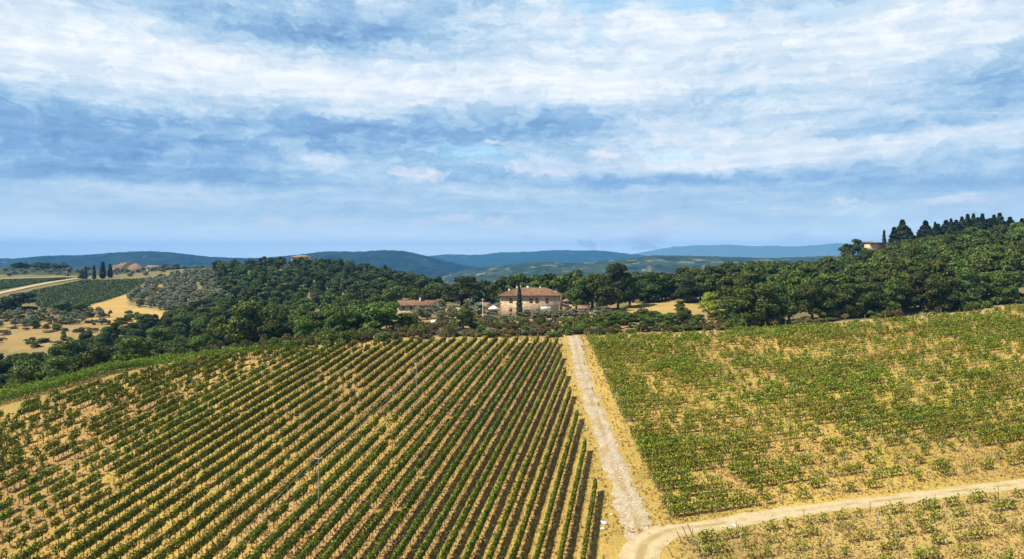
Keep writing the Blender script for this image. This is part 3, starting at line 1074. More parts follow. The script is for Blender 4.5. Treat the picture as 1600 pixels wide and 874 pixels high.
def plant_px(kind, xp, ytop, D, wpx, label, group=None, far=False, name=None, ybase=None):
    """a plant whose top shows at (xp, ytop) when it stands D away"""
    x = xat(xp, D)
    z0 = float(gz(x, D))
    hgt = max(1.0, zat(ytop, D) - z0)
    return plant(kind, x, D, hgt, wpx / F * D, label, group, far, 0, name)


# ------------------------------------------------------------------ vines
def vine_leaves(X, Y, G, dens, size, h0, h1, half, mat_noise=0):
    pass


def ordinal(n):
    return f"{n}{'th' if 10 <= n % 100 <= 20 else {1: 'st', 2: 'nd', 3: 'rd'}.get(n % 10, 'th')}"


def vine_row(pts, presence, vigor, mat, label, group, h0=.5, h1=1.85, half=.27, per_m=105, stems=True, name='vine_trellis', post_every=0, droop=0.0, post_mat='post', end_posts=True, vary=.5):
    """one trellised row along pts (n,2): foliage with gaps, stems, posts"""
    pts = np.asarray(pts, float)
    seg = np.hypot(*np.diff(pts, axis=0).T)
    t = np.concatenate([[0], np.cumsum(seg)])
    L = t[-1]
    Dm = pts[:, 1].mean()
    ox, oy = pts[len(pts) // 2]
    oz = float(gz(ox, oy))
    root = empty(name, (ox, oy, oz))
    tag(root, label, 'vine row', group)
    n = int(L * per_m)
    s = rng.uniform(0, L, n)
    px, py = np.interp(s, t, pts[:, 0]), np.interp(s, t, pts[:, 1])
    # thin with distance, growing the leaf clumps instead
    size = .20 + .0011 * np.clip(py - 78, 0, 130)
    keep = rng.random(n) < (.20 / size) ** 1.5
    # vine by vine presence and vigour
    pr = presence(px, py)
    vid = np.floor(s / .95)
    rv = _hash(vid.astype(np.int64), np.int64(int(abs(ox * 13 + oy * 7))), 5)
    rv2 = _hash(vid.astype(np.int64), np.int64(int(abs(ox * 5 + oy * 17))), 9)
    keep &= rv < pr
    vg = np.clip(vigor(px, py) + (rv2 - .5) * vary, .25, 1.15)
    keep &= rng.random(n) < np.clip(vg * 1.1, 0, 1)
    px, py, s, size, vg, vid = px[keep], py[keep], s[keep], size[keep], vg[keep], vid[keep]
    m = len(px)
    if m == 0:
        return root
    tx, ty = np.gradient(pts[:, 0]).mean(), np.gradient(pts[:, 1]).mean()
    ln = math.hypot(tx, ty)
    nx, ny = ty / ln, -tx / ln
    # cross-section: mostly on the skin of a rounded hedge
    phi = rng.uniform(-.35 * np.pi, 1.35 * np.pi, m)
    rr = (1 - .4 * rng.random(m) ** 2)
    lump = .72 + .56 * fbm(s / .8, s * 0 + ox, 31, 2)
    cx = np.cos(phi) * half * rr * lump
    top = h0 + (h1 - h0) * (vg * .45 + .55) * (.84 + .32 * fbm(s / 1.1, s * 0 + oy, 12, 3))
    cz = (h0 + top) / 2 + np.sin(phi) * (top - h0) / 2 * rr
    sh = rng.random(m) < .06                                   # stray shoots
    cz = np.where(sh, top + rng.uniform(0, .3, m), cz)
    cz = np.maximum(cz - droop * np.abs(rng.normal(0, .3, m)), .12)
    X, Y = px + nx * cx, py + ny * cx
    Z = gz(px, py) + cz
    N = np.stack([nx * np.cos(phi), ny * np.cos(phi), np.sin(phi) * .7 + .25], 1)
    V, q = leaf_cloud(np.stack([X - ox, Y - oy, Z - oz], 1), N, size)
    mi = np.zeros(len(q))
    if stems:
        u = np.unique(vid)
        sx, sy = np.interp((u + .5) * .95, t, pts[:, 0]), np.interp((u + .5) * .95, t, pts[:, 1])
        sz = gz(sx, sy)
        w = .04
        nu = len(u)
        cor = np.array([(a * w, c * w, zz) for zz in (-.1, h0 + .35) for a, c in ((-1, -1), (1, -1), (1, 1), (-1, 1))])
        sv = (np.stack([sx - ox, sy - oy, sz - oz], 1)[:, None, :] + cor[None]).reshape(-1, 3)
        sq = np.array([(0, 1, 5, 4), (1, 2, 6, 5), (2, 3, 7, 6), (3, 0, 4, 7)])
        sq = (sq[None] + (np.arange(nu) * 8)[:, None, None]).reshape(-1, 4)
        q = np.vstack([q, sq + len(V)]); V = np.vstack([V, sv])
        mi = np.concatenate([mi, np.ones(len(sq))])
    link('foliage', np_mesh('vine_foliage', V, q, [mat, M['vine_bark']], mi), root)
    ends = [0.15, L - .15] if end_posts else []
    if post_every:
        ends = ends + list(np.arange(post_every * rng.uniform(.3, .9), L - 2, post_every))
    for e in ends:
        ex, ey = float(np.interp(e, t, pts[:, 0])), float(np.interp(e, t, pts[:, 1]))
        if abs(ex / ey) > .78:
            continue
        p = link('post', POST[post_mat], root, (ex - ox, ey - oy, float(gz(ex, ey)) - oz))
        p.rotation_euler = (rng.normal(0, .05), rng.normal(0, .05), rng.uniform(0, 3))
    return root


POST = {}
for nm, mt, hh, r_ in (('post', 'post', 1.8, .045), ('metal', 'metal_post', 1.85, .032)):
    mb = MB(); mb.cone((0, 0, -.3), (0, 0, hh), r_, r_ * .9, 6)
    POST[nm] = mb.mesh('trellis_post', M[mt])

print('vines A')
ra = 0
for i in range(62):
    p = ROW_P0 - ROW_S * i
    ts = np.arange(40, 200, 1.5)
    X = p * ROW_PERP[0] + ts * ROW_DIR[0]
    Y = p * ROW_PERP[1] + ts * ROW_DIR[1]
    ok = (X < EDGE_X) & (Y < fe_y(X)) & (Y > 66) & (X / Y > -.90)
    if ok.sum() < 4:
        continue
    # first contiguous run
    pts = np.stack([X[ok], Y[ok]], 1)
    ra += 1

    def pres(x, y, i=i):
        sparse = np.clip((-(x * ROW_PERP[0] + y * ROW_PERP[1]) - 34) / 45, 0, 1)
        patch = fbm(x / 14, y / 14, 41, 3)
        hole = fbm(x / 3.2 + 7, y / 4.5, 47, 3)
        return 1.02 - min(1, max(0, i - 7) / 10) * (.05 + .55 * np.clip((hole - .60) * 6, 0, 1)) - sparse * (.05 + .45 * np.clip((patch - .45) * 4.2, 0, 1))

    def vig(x, y, i=i):
        sparse = np.clip((-(x * ROW_PERP[0] + y * ROW_PERP[1]) - 30) / 45, 0, 1)
        return 1.04 - .30 * sparse * fbm(x / 9, y / 9, 55, 3)

    side = 'dense' if i < 20 else 'gappy'
    vine_row(pts, pres, vig, M['vine'],
             f"{side} dark green vine row of the left vineyard, {ordinal(ra)} leftward from the stony track" if i else
             "short outermost vine row of the left vineyard, standing alone beside the stony track",
             'vine rows of the left vineyard', half=.21 if i < 25 else .30, h0=.66, h1=1.72, per_m=190, vary=.16 if i < 10 else .42)

print('vines B')
PATCH_OFF = 0
rb = 0
for k in range(64):
    sl = float(vb_slope(k))
    xs = np.arange(VB_X, 185, 1.5)
    ys = 88.0 + 2.40 * k + (xs - VB_X) * sl
    if k == 0:
        pass
    ok = (ys < vb_far(xs) - .5) & (ys > road_y(xs) + 1.9) & (xs / ys < .95)
    if ok.sum() < 8:
        continue
    pts = np.stack([xs[ok], ys[ok]], 1)
    rb += 1

    def presB(x, y, k=k):
        patch = fbm(x / 11 + 3, y / 15, 61, 3)
        edge_b = np.clip(1 - (x - VB_X) / 9, 0, 1)
        near_b = np.clip(1 - (y - 88) / 22, 0, 1)
        return .66 + 1.1 * (fbm(x / 4.5, x * 0 + k * 9.3, 88, 2) - .5) + .6 * np.clip((patch - .45) * 3, -.35, .5) + .3 * edge_b - .16 * near_b

    def vigB(x, y):
        patch = fbm(x / 11 + 3, y / 15, 61, 3)
        edge_b = np.clip(1 - (x - VB_X) / 8, 0, 1)
        return .46 + .75 * np.clip((patch - .42) * 2.4, 0, .6) + .3 * edge_b

    vine_row(pts, presB, vigB, M['vine_pale'],
             f"patchy yellow green vine row right of the track, {ordinal(rb)} up from the side road",
             'vine rows of the right vineyard', h0=.45, h1=1.55, half=.33, per_m=140, post_every=16 if k < 14 else 0,
             post_mat='post' if k % 3 else 'metal', end_posts=k < 40, droop=.5, vary=.8)

print('vines C')
rc = 0
for k in range(12):
    xs = np.arange(20, 128, 1.5)
    ys = road_y(xs) - 3.3 - 2.5 * k
    ok = (ys > 66) & (xs / ys < .95) & (xs > 19.0 - k * .6)
    if ok.sum() < 5:
        continue
    rc += 1
    vine_row(np.stack([xs[ok], ys[ok]], 1), lambda x, y: .50 + .45 * np.clip(1 - (x - 19) / 12, 0, 1) + .5 * (fbm(x / 8, y / 8, 71, 3) - .5),
             lambda x, y: .34 + .4 * np.clip(1 - (x - 19) / 12, 0, 1) + .8 * (fbm(x / 6, y / 6, 73, 3) - .45), M['vine_pale'],
             f"straggly young vine row in the lower right plot, {ordinal(rc)} down from the road",
             'young vine rows below the side road', h0=.25, h1=1.5, half=.30, per_m=110, post_every=9, post_mat='metal' if k % 2 else 'post', droop=.3, vary=.8)

print('vines strip')
sx = [p[0] for p in SE]; sy = [p[1] for p in SE]
for k in range(5):
    xs = np.arange(-140, -50, 1.5)
    far_y = np.interp(xs, sx, sy)
    ys = far_y - .6 - 1.9 * k
    ok = (ys > fe_y(xs) + 2.2) & (xs / ys > -.79)
    if ok.sum() < 6:
        continue
    vine_row(np.stack([xs[ok], ys[ok]], 1), lambda x, y: x * 0 + 1.05, lambda x, y: x * 0 + .95, M['vine_green'],
             f"bright green vine row beyond the pale path, {ordinal(k + 1)} from the valley trees",
             'bright green vine rows by the valley', h0=.3, h1=1.7, half=.5, per_m=95, stems=False, end_posts=False)


def far_vines(name, poly_px, direction, spacing, mat, kk):
    poly = [hit(*p) for p in poly_px]
    xs = [p[0] for p in poly]; ys = [p[1] for p in poly]
    n = 60000
    X = rng.uniform(min(xs), max(xs), n); Y = rng.uniform(min(ys), max(ys), n)
    d = np.array(direction) / np.hypot(*direction); nn = np.array([d[1], -d[0]])
    pr = X * nn[0] + Y * nn[1]
    off = (pr / spacing) % 1.0
    snap = (np.round(pr / spacing) * spacing - pr) * .8
    X, Y = X + nn[0] * snap, Y + nn[1] * snap
    ok = inpoly(X, Y, poly) & (fbm(X / 20, Y / 20, kk) > .25)
    X, Y = X[ok], Y[ok]
    P = np.stack([X, Y, gz(X, Y) + rng.uniform(.3, 1.7, len(X))], 1)
    V, q = leaf_cloud(P, np.tile((0, -.3, .8), (len(X), 1)), .95)
    o = link(name, np_mesh(name, V, q, mat))
    return tag(o, 'distant green vineyard block of rows too far to count', None, None, 'stuff')


far_vines('vineyard', ((52, 456), (130, 440), (232, 437), (205, 457), (135, 478), (110, 490), (60, 480), (40, 462)), (1, .9), 3.0, M['far_vine'], 81)
far_vines('vineyard', ((-60, 466), (0, 454), (70, 441), (118, 435.5), (0, 440), (-60, 440)), (1, .9), 3.0, M['far_vine'], 83)

# ------------------------------------------------------------------ dry grass and stones
print('grass')


def grass():
    n = 90000
    Y = 66 + 125 * rng.random(n) ** 1.25
    X = rng.uniform(-.76, .76, n) * Y
    a = inpoly(X, Y, POLY_A)
    p = (X * ROW_PERP[0] + Y * ROW_PERP[1] - ROW_P0) / ROW_S
    fr_ = np.abs((p % 1.0) - .5)
    # tufts stand under the rows and along the lane edges
    ok = np.where(a, (rng.random(n) < np.where(fr_ > .30, .85, .22)), True)
    trk = (np.abs(X - TRACK_X) < 1.9) & (Y > 86)
    rd = (X > 16) & (np.abs(Y - road_y(X)) < 1.6)
    jn = (np.hypot(X - 14, Y - 80) < 4)
    strip = (X > EDGE_X) & (X < VB_X)
    ok &= ~trk & ~rd & ~jn & (~strip | (rng.random(n) < .5)) & (Y < np.where(X > 0, vb_far(X) + 3, fe_y(X) + 4))
    X, Y = X[ok], Y[ok]
    n = len(X)
    k = 3
    X, Y = np.repeat(X, k) + rng.normal(0, .06, n * k), np.repeat(Y, k) + rng.normal(0, .06, n * k)
    hgt = rng.uniform(.10, .28, n * k) * (1 + .003 * (Y - 80))
    w = rng.uniform(.05, .12, n * k) * (1 + .006 * (Y - 80))
    a = rng.uniform(0, np.pi, n * k)
    G = gz(X, Y)
    dxv, dyv = np.cos(a) * w, np.sin(a) * w
    lx, ly = rng.normal(0, .10, n * k), rng.normal(0, .10, n * k)
    V = np.stack([np.stack([X - dxv, Y - dyv, G - .02], 1), np.stack([X + dxv, Y + dyv, G - .02], 1),
                  np.stack([X + dxv * .3 + lx, Y + dyv * .3 + ly, G + hgt], 1), np.stack([X - dxv * .3 + lx, Y - dyv * .3 + ly, G + hgt], 1)], 1).reshape(-1, 3)
    m = leaf_mat('dry_grass_blades', (.22, .15, .045), (.37, .27, .09), (.50, .40, .17), 0, .15)
    o = link('dry_grass', np_mesh('dry_grass', V, np.arange(len(V)).reshape(-1, 4), m))
    tag(o, 'tufts of dry straw coloured grass among the vines', None, None, 'stuff')


grass()


def rock_mesh(name, s=1.0, k=0):
    import bmesh
    bm = bmesh.new()
    bmesh.ops.create_icosphere(bm, subdivisions=2, radius=.5)
    for v in bm.verts:
        f = .75 + .5 * float(fbm(v.co.x * 2.3 + k, v.co.y * 2.3 + v.co.z * 1.9, k, 2))
        v.co = Vector((v.co.x * f * 1.2, v.co.y * f, max(v.co.z * f * .62, -.15))) * s
    me = bpy.data.meshes.new(name)
    bm.to_mesh(me); bm.free()
    me.materials.append(M['rock'])
    return me


def gravel():
    n = 900
    Y = 86 + 100 * rng.random(n)
    X = TRACK_X + np.interp(Y, [88, 100, 140, 190], [.5, .2, 0, .9]) + rng.normal(0, 1.0, n)
    s = rng.uniform(.05, .16, n) * rng.choice([1, 1, 1, 1.9], n)
    oct_ = np.array([(1, 0, 0), (0, 1, 0), (-1, 0, 0), (0, -1, 0), (0, 0, .7), (0, 0, -.5)], float)
    tri = np.array([(0, 1, 4), (1, 2, 4), (2, 3, 4), (3, 0, 4)])
    P = oct_[None] * rng.uniform(.6, 1.3, (n, 6, 1)) * s[:, None, None]
    V = P + np.stack([X, Y, gz(X, Y) + .06], 1)[:, None, :]
    T = (tri[None] + (np.arange(n) * 6)[:, None, None]).reshape(-1, 3)
    o = link('gravel', np_mesh('gravel', V.reshape(-1, 3), T, M['gravel']))
    tag(o, 'loose pale stones littering the track', None, None, 'stuff')


gravel()
RK = [rock_mesh('stone', 1, k) for k in (1, 4, 7)]
for (xp, yp, s, lab) in ((943, 818, 1.0, 'biggest white stone lying in the dry grass left of the track'),
                         (942, 827, .6, 'small white stone in front of the biggest one beside the track'),
                         (955, 806, .45, 'small white stone behind the biggest one at the track edge'),
                         (1147, 823, .6, 'white stone at the edge of the side road below the vines')):
    xx, yy = hit(xp, yp)
    o = link('stone', random.choice(RK)); o.location = (xx, yy, float(gz(xx, yy)) + .03); o.scale = (s, s * .8, s * .6); o.rotation_euler = (0, 0, rng.uniform(0, 6))
    tag(o, lab, 'stone', 'white stones by the track')

# ------------------------------------------------------------------ buildings
def quad_roof(mb, e, z0, z1, ridge, th=.16):
    """hip roof: eave rectangle e=(x0,x1,y0,y1), ridge=(xa,xb,y)"""
    x0, x1, y0, y1 = e
    xa, xb, yr = ridge
    A = [(x0, y0, z0), (x1, y0, z0), (x1, y1, z0), (x0, y1, z0), (xa, yr, z1), (xb, yr, z1)]
    B = [(p[0], p[1], p[2] - th) for p in A[:4]]
    mb.add(A + B, q=[(0, 1, 5, 4), (2, 3, 4, 5), (0, 6, 7, 1), (1, 7, 8, 2), (2, 8, 9, 3), (3, 9, 6, 0), (6, 9, 8, 7)], t=[(1, 2, 5), (3, 0, 4)])


def tile_ribs(mb, p0, p1, q0, q1, n, r=.07):
    """round tile courses from the eave p0..p1 up to the ridge q0..q1"""
    p0, p1, q0, q1 = map(np.array, (p0, p1, q0, q1))
    for i in range(n):
        f = (i + .5) / n
        a, b = p0 + (p1 - p0) * f, q0 + (q1 - q0) * f
        mb.cone(a + (0, 0, .02), b + (0, 0, .02), r, r, 5, False)


def opening(root, name, x, z, w, hh, yf, mat, frame=.09, arch=False, label=None):
    """a framed opening set on a wall face at y=yf looking towards -y"""
    f = MB()
    f.box(x - w / 2 - frame, x + w / 2 + frame, yf - .05, yf + .02, z - .10, z)
    f.box(x - w / 2 - frame, x - w / 2, yf - .04, yf + .02, z, z + hh)
    f.box(x + w / 2, x + w / 2 + frame, yf - .04, yf + .02, z, z + hh)
    f.box(x - w / 2 - frame, x + w / 2 + frame, yf - .045, yf + .02, z + hh, z + hh + frame)
    p = MB()
    p.box(x - w / 2 + .003, x + w / 2 - .003, yf - .018, yf + .015, z + .003, z + hh - .003)
    if arch:
        th = np.linspace(0, np.pi, 11)
        v = [(x + w / 2 * math.cos(a), yf - .018, z + hh + w / 2 * .8 * math.sin(a)) for a in th] + [(x, yf - .018, z + hh)]
        p.add(v, t=[(i, i + 1, 11) for i in range(10)])
        f = MB()
        for i in range(10):
            a0, a1 = th[i], th[i + 1]
            f.cone((x + (w / 2 + .1) * math.cos(a0), yf - .01, z + hh + (w / 2 + .1) * .8 * math.sin(a0)), (x + (w / 2 + .1) * math.cos(a1), yf - .01, z + hh + (w / 2 + .1) * .8 * math.sin(a1)), .11, .11, 5, False)
        f.box(x - w / 2 - .16, x - w / 2, yf - .04, yf + .02, z, z + hh); f.box(x + w / 2, x + w / 2 + .16, yf - .04, yf + .02, z, z + hh)
    o = p.build(name, mat, root)
    fo = f.build('frame', M['brick_trim'], o)
    if label: o['label'] = label
    return o


M['brick_trim'] = flat_mat('brick_trim', (.30, .19, .12), (.42, .29, .19), 6, .9)


def shutters(root, x, z, w, hh, yf, mat, label=None):
    o = opening(root, 'window', x, z, w, hh, yf, M['glass'])
    s = MB()
    for sgn in (-1, 1):
        xa, xb = (x - w / 2 + .01, x - .01) if sgn < 0 else (x + .01, x + w / 2 - .01)
        s.box(xa, xb, yf - .075, yf - .03, z + .02, z + hh - .02)
        for k in range(9):
            zz = z + .1 + k * (hh - .2) / 9
            s.box(xa + .06, xb - .06, yf - .092, yf - .078, zz, zz + .06)
    s.build('shutter', mat, o)
    return o


def chimney(root, x, y, z0, z1, w, mat, name='chimney', cap=True):
    m = MB()
    m.box(x - w / 2, x + w / 2, y - w / 2, y + w / 2, z0, z1)
    o = m.build(name, mat, root)
    c = MB()
    c.box(x - w / 2 - .08, x + w / 2 + .08, y - w / 2 - .08, y + w / 2 + .08, z1 + .002, z1 + .10)
    for a in (-1, 1):
        c.box(x + a * w * .36 - .07, x + a * w * .36 + .07, y - w * .4, y + w * .4, z1 + .10, z1 + .34)
    c.box(x - w / 2 - .1, x + w / 2 + .1, y - w / 2 - .1, y + w / 2 + .1, z1 + .34, z1 + .44)
    c.build('chimney_cap', M['tile'], o)
    return o


# ---- the big farmhouse (local axes: x along the front, -y towards the vineyard)
print('buildings')
FH_D = 240.0
zg = float(gz(6, FH_D))
cx = xat(830.5, FH_D)
fh = empty('farmhouse', (cx, FH_D, zatg if False else zat(492.5, FH_D)), -R(7.5))
tag(fh, 'two storey stone farmhouse with a hipped terracotta roof and closed brown shutters', 'farmhouse')
WX, WD, WH = 9.75, 5.2, 6.55
w_ = MB()
w_.box(-WX, WX, -WD, WD, -1.6, WH)
w_.build('wall', M['stone'], fh)
rf = MB()
EV = (-WX - .55, WX + .55, -WD - .55, WD + .55)
RZ = WH + 2.35
RG = (-4.6, 4.9, 0)
quad_roof(rf, EV, WH + .12, RZ, RG)
tile_ribs(rf, (EV[0] + 5.6, EV[2], WH + .13), (EV[1] - 5.3, EV[2], WH + .13), (RG[0], 0, RZ), (RG[1], 0, RZ), 40)
tile_ribs(rf, (EV[0] + .2, EV[2], WH + .13), (EV[0] + 5.4, EV[2], WH + .13), (EV[0] + .25, EV[2] + .2, WH + .20), (RG[0], -.1, RZ), 24)
tile_ribs(rf, (EV[1] - 5.2, EV[2], WH + .13), (EV[1] - .2, EV[2], WH + .13), (RG[1], -.1, RZ), (EV[1] - .25, EV[2] + .2, WH + .20), 22)
rf.cone((RG[0], 0, RZ), (RG[1], 0, RZ), .16, .16, 6)
for cxr, cyr, xr_ in ((EV[0], EV[2], RG[0]), (EV[1], EV[2], RG[1]), (EV[0], EV[3], RG[0]), (EV[1], EV[3], RG[1])):
    rf.cone((cxr, cyr, WH + .14), (xr_, 0, RZ), .14, .14, 6)
roof = rf.build('roof', M['tile'], fh)
sf = MB()
sf.box(EV[0] + .05, EV[1] - .05, EV[2] + .05, EV[3] - .05, WH + .002, WH + .045)
sf.build('eaves_board', M['post'], fh)
for xx, yy, z1, ww, mt in ((-7.3, -.5, RZ - .1, .55, 'plaster'), (-4.9, .9, RZ + .55, .5, 'plaster'), (-3.7, 1.0, RZ + 1.0, .42, 'brick_trim'), (-1.3, .9, RZ + .75, .85, 'plaster'), (2.8, .9, RZ + .6, .5, 'plaster'), (8.2, -.6, RZ - .75, .6, 'cream')):
    chimney(roof, xx, yy, WH + .4, z1, ww, M[mt])


def fx(xp):
    """photograph column to the front wall's local x"""
    return (xat(xp, FH_D - 5) - cx) / math.cos(R(7.5))


for xp in (801.5, 833, 842.2, 857.6):
    shutters(fh, fx(xp), 4.35, .95, 1.45, -WD, M['shutter'])
opening(fh, 'window', fx(801), 1.55, .75, .95, -WD, M['glass'])
opening(fh, 'window', fx(800.5), .1, .8, .9, -WD, M['glass'])
opening(fh, 'doorway', fx(827), -.4, 2.0, 1.7, -WD, M['dark'], arch=True)
shutters(fh, fx(842.5), 1.05, .9, 1.6, -WD, M['green_shutter'])
opening(fh, 'doorway', fx(853), -.4, 1.6, 2.2, -WD, M['dark'])
opening(fh, 'window', fx(862), 1.0, .8, 1.1, -WD, M['glass'])
pl = MB(); pl.box(fx(848), fx(864), -WD - .012, -WD + .01, 1.95, 3.1); pl.build('plaster_patch', M['plaster'], fh)
bd = MB()
bd.box(-WX - .015, WX + .015, -WD - .015, -WD + .04, WH - .35, WH - .12); bd.build('cornice', M['brick_trim'], fh)
for s in (-1, 1):
    qn = MB()
    for k in range(14):
        ww = .45 if k % 2 else .28
        xa = s * WX
        qn.box(min(xa, xa - s * ww) - .012, max(xa, xa - s * ww) + .012, -WD - .014, -WD + .02, -.6 + k * .5, -.6 + k * .5 + .44)
    qn.build('quoin', M['brick_trim'], fh)
dp = MB(); dp.cone((fx(870), -WD - .07, -.4), (fx(870), -WD - .07, WH - .05), .05, .05, 6); dp.build('drainpipe', M['shutter'], fh)
# right porch: lean-to on a post
pr_ = MB()
pr_.add([(WX + .02, -WD + .1, 3.5), (WX + 3.3, -WD + .1, 2.55), (WX + 3.3, WD - 1, 2.55), (WX + .02, WD - 1, 3.5), (WX + .02, -WD + .1, 3.36), (WX + 3.3, -WD + .1, 2.41), (WX + 3.3, WD - 1, 2.41), (WX + .02, WD - 1, 3.36)],
        q=[(0, 1, 2, 3), (4, 7, 6, 5), (0, 4, 5, 1), (1, 5, 6, 2), (2, 6, 7, 3), (3, 7, 4, 0)])
pr_.build('porch_roof', M['tile'], fh)
for yy in (-WD + .4, -1.0, WD - 1.4):
    pp = MB(); pp.box(WX + 2.85, WX + 3.15, yy - .15, yy + .15, -.8, 2.40); pp.build('porch_post', M['plaster'], fh)
# left annex: lower wing with a single pitch
an = MB()
ax0, ax1, ay0, ay1 = -WX - 5.0, -WX - .02, -1.5, WD - .6
an.add([(ax0, ay0, -1.2), (ax1, ay0, -1.2), (ax1, ay1, -1.2), (ax0, ay1, -1.2), (ax0, ay0, 2.35), (ax1, ay0, 3.6), (ax1, ay1, 3.6), (ax0, ay1, 2.35)],
       q=[(0, 1, 5, 4), (1, 2, 6, 5), (2, 3, 7, 6), (3, 0, 4, 7), (4, 5, 6, 7)])
an.build('annex_wall', M['cream'], fh)
ar = MB()
ar.add([(ax0 - .4, ay0 - .4, 2.33), (ax1, ay0 - .4, 3.68), (ax1, ay1 + .3, 3.68), (ax0 - .4, ay1 + .3, 2.33), (ax0 - .4, ay0 - .4, 2.50), (ax1, ay0 - .4, 3.85), (ax1, ay1 + .3, 3.85), (ax0 - .4, ay1 + .3, 2.50)],
       q=[(0, 3, 2, 1), (4, 5, 6, 7), (0, 1, 5, 4), (1, 2, 6, 5), (2, 3, 7, 6), (3, 0, 4, 7)])
ar.build('annex_roof', M['tile'], fh)
opening(fh, 'doorway', (ax0 + ax1) / 2 + .6, -.6, 1.3, 2.0, ay0, M['dark'])


def local(o, x, y):
    a = o.rotation_euler.z
    return o.location.x + x * math.cos(a) - y * math.sin(a), o.location.y + x * math.sin(a) + y * math.cos(a)


# parasol left of the house
ux, uy = local(fh, -WX - 2.1, -4.6)
um = empty('parasol', (ux, uy, float(gz(ux, uy))))
tag(um, 'open white square parasol on the terrace left of the farmhouse', 'parasol')
can = MB()
zr = zat(482.0, uy) - um.location.z
rim = [(1.75 * math.cos(a), 1.75 * math.sin(a), zr) for a in np.linspace(0, 2 * math.pi, 8, endpoint=False)]
can.add(rim + [(0, 0, zr + .95)] + [(p[0], p[1], p[2] - .22) for p in rim], q=[(i, i + 9, (i + 1) % 8 + 9, (i + 1) % 8) for i in range(8)], t=[(i, (i + 1) % 8, 8) for i in range(8)])
can.build('canopy', M['canvas'], um)
pm = MB(); pm.cone((0, 0, -.1), (0, 0, zr + .9), .04, .035, 8); pm.build('pole', M['post'], um)
pb = MB(); pb.cone((0, 0, 0), (0, 0, .12), .32, .28, 12); pb.build('base', M['concrete_pole'], um)
# low garden walls and the outhouse right of the house
def garden_wall(x0p, x1p, ytop, D0, D1, label, mat='stone', th=.4):
    xa, xb = xat(x0p, D0), xat(x1p, D1)
    root_z = float(gz((xa + xb) / 2, (D0 + D1) / 2))
    L = math.hypot(xb - xa, D1 - D0)
    o = empty('garden_wall', ((xa + xb) / 2, (D0 + D1) / 2, root_z), math.atan2(D1 - D0, xb - xa))
    tag(o, label, 'wall')
    hh = max(.7, zat(ytop, (D0 + D1) / 2) - root_z)
    m = MB(); m.box(-L / 2, L / 2, -th / 2, th / 2, -1.2, hh); m.build('masonry', M[mat], o)
    m = MB(); m.box(-L / 2 - .05, L / 2 + .05, -th / 2 - .06, th / 2 + .06, hh + .002, hh + .12); m.build('coping', M['brick_trim'], o)
    return o


garden_wall(746, 766, 473, 245, 247, 'tall stone garden wall left of the parasol, behind the white pole')
garden_wall(889, 921, 474, 262, 260, 'low orange brown terrace wall right of the farmhouse, beneath the trees', 'brick_trim')
sh_ = empty('shed', (xat(912, 252), 252, float(gz(xat(912, 252), 252))), R(-5))
tag(sh_, 'low shed with a red tiled roof right of the farmhouse under trees', 'shed')
m = MB(); m.box(-1.9, 1.9, -1.6, 1.6, -1, 1.2); m.build('wall', M['cream'], sh_)
m = MB()
m.add([(-2.2, -1.9, 1.10), (2.2, -1.9, 1.10), (2.2, 1.9, 2.0), (-2.2, 1.9, 2.0), (-2.2, -1.9, 1.22), (2.2, -1.9, 1.22), (2.2, 1.9, 2.12), (-2.2, 1.9, 2.12)],
      q=[(0, 3, 2, 1), (4, 5, 6, 7), (0, 1, 5, 4), (1, 2, 6, 5), (2, 3, 7, 6), (3, 0, 4, 7)])
m.build('roof', M['tile'], sh_)
opening(sh_, 'doorway', .8, 0, .8, .95, -1.6, M['dark'])
oh = empty('outhouse', (xat(884.5, 256), 256, float(gz(xat(884.5, 256), 256))), R(-7))
tag(oh, 'small brick outhouse close behind the right end of the farmhouse', 'outhouse')
m = MB(); m.box(-1.0, 1.0, -1.5, 1.5, -1, 3.4); m.build('wall', M['brick_trim'], oh)
m = MB(); quad_roof(m, (-1.3, 1.3, -1.8, 1.8), 3.5, 4.1, (-.4, .4, 0)); m.build('roof', M['tile'], oh)
opening(oh, 'window', 0, 2.4, .6, .8, -1.5, M['glass'])

# ---- the low house on the left
LH_D = 268.0
lx = xat(654, LH_D)
lh = empty('cottage', (lx, LH_D, zat(492, LH_D)), R(-3))
tag(lh, 'long low stone cottage with a red tiled roof half hidden by trees', 'cottage')
LW, LD = 7.1, 3.2
hb = zat(477.0, LH_D - 3.2) - lh.location.z
ht_ = zat(469.6, LH_D) - lh.location.z
m = MB(); m.box(-LW, LW, -LD, LD, -1.5, hb)
m.add([(-LW, -LD, hb), (-LW, LD, hb), (-LW, 0, ht_ - .12)], t=[(0, 2, 1)]); m.add([(LW, -LD, hb), (LW, LD, hb), (LW, 0, ht_ - .12)], t=[(0, 1, 2)])
m.build('wall', M['stone'], lh)
m = MB()
for s in (-1, 1):
    e, r0 = (s * (LD + .5), hb - .05), (0, ht_)
    m.add([(-LW - .5, e[0], e[1]), (LW + .5, e[0], e[1]), (LW + .5, 0, ht_), (-LW - .5, 0, ht_), (-LW - .5, e[0], e[1] - .16), (LW + .5, e[0], e[1] - .16), (LW + .5, 0, ht_ - .16), (-LW - .5, 0, ht_ - .16)],
          q=[(0, 1, 2, 3), (4, 7, 6, 5), (0, 4, 5, 1), (1, 5, 6, 2), (3, 7, 4, 0)])
tile_ribs(m, (-LW - .4, -LD - .5, hb - .04), (LW + .4, -LD - .5, hb - .04), (-LW - .4, 0, ht_), (LW + .4, 0, ht_), 48)
m.cone((-LW - .5, 0, ht_), (LW + .5, 0, ht_), .15, .15, 6)
lroof = m.build('roof', M['tile'], lh)
chimney(lroof, .75, -.6, hb, ht_ + 1.2, .6, M['cream'])


def lxp(xp):
    return xat(xp, LH_D - 3) - lx


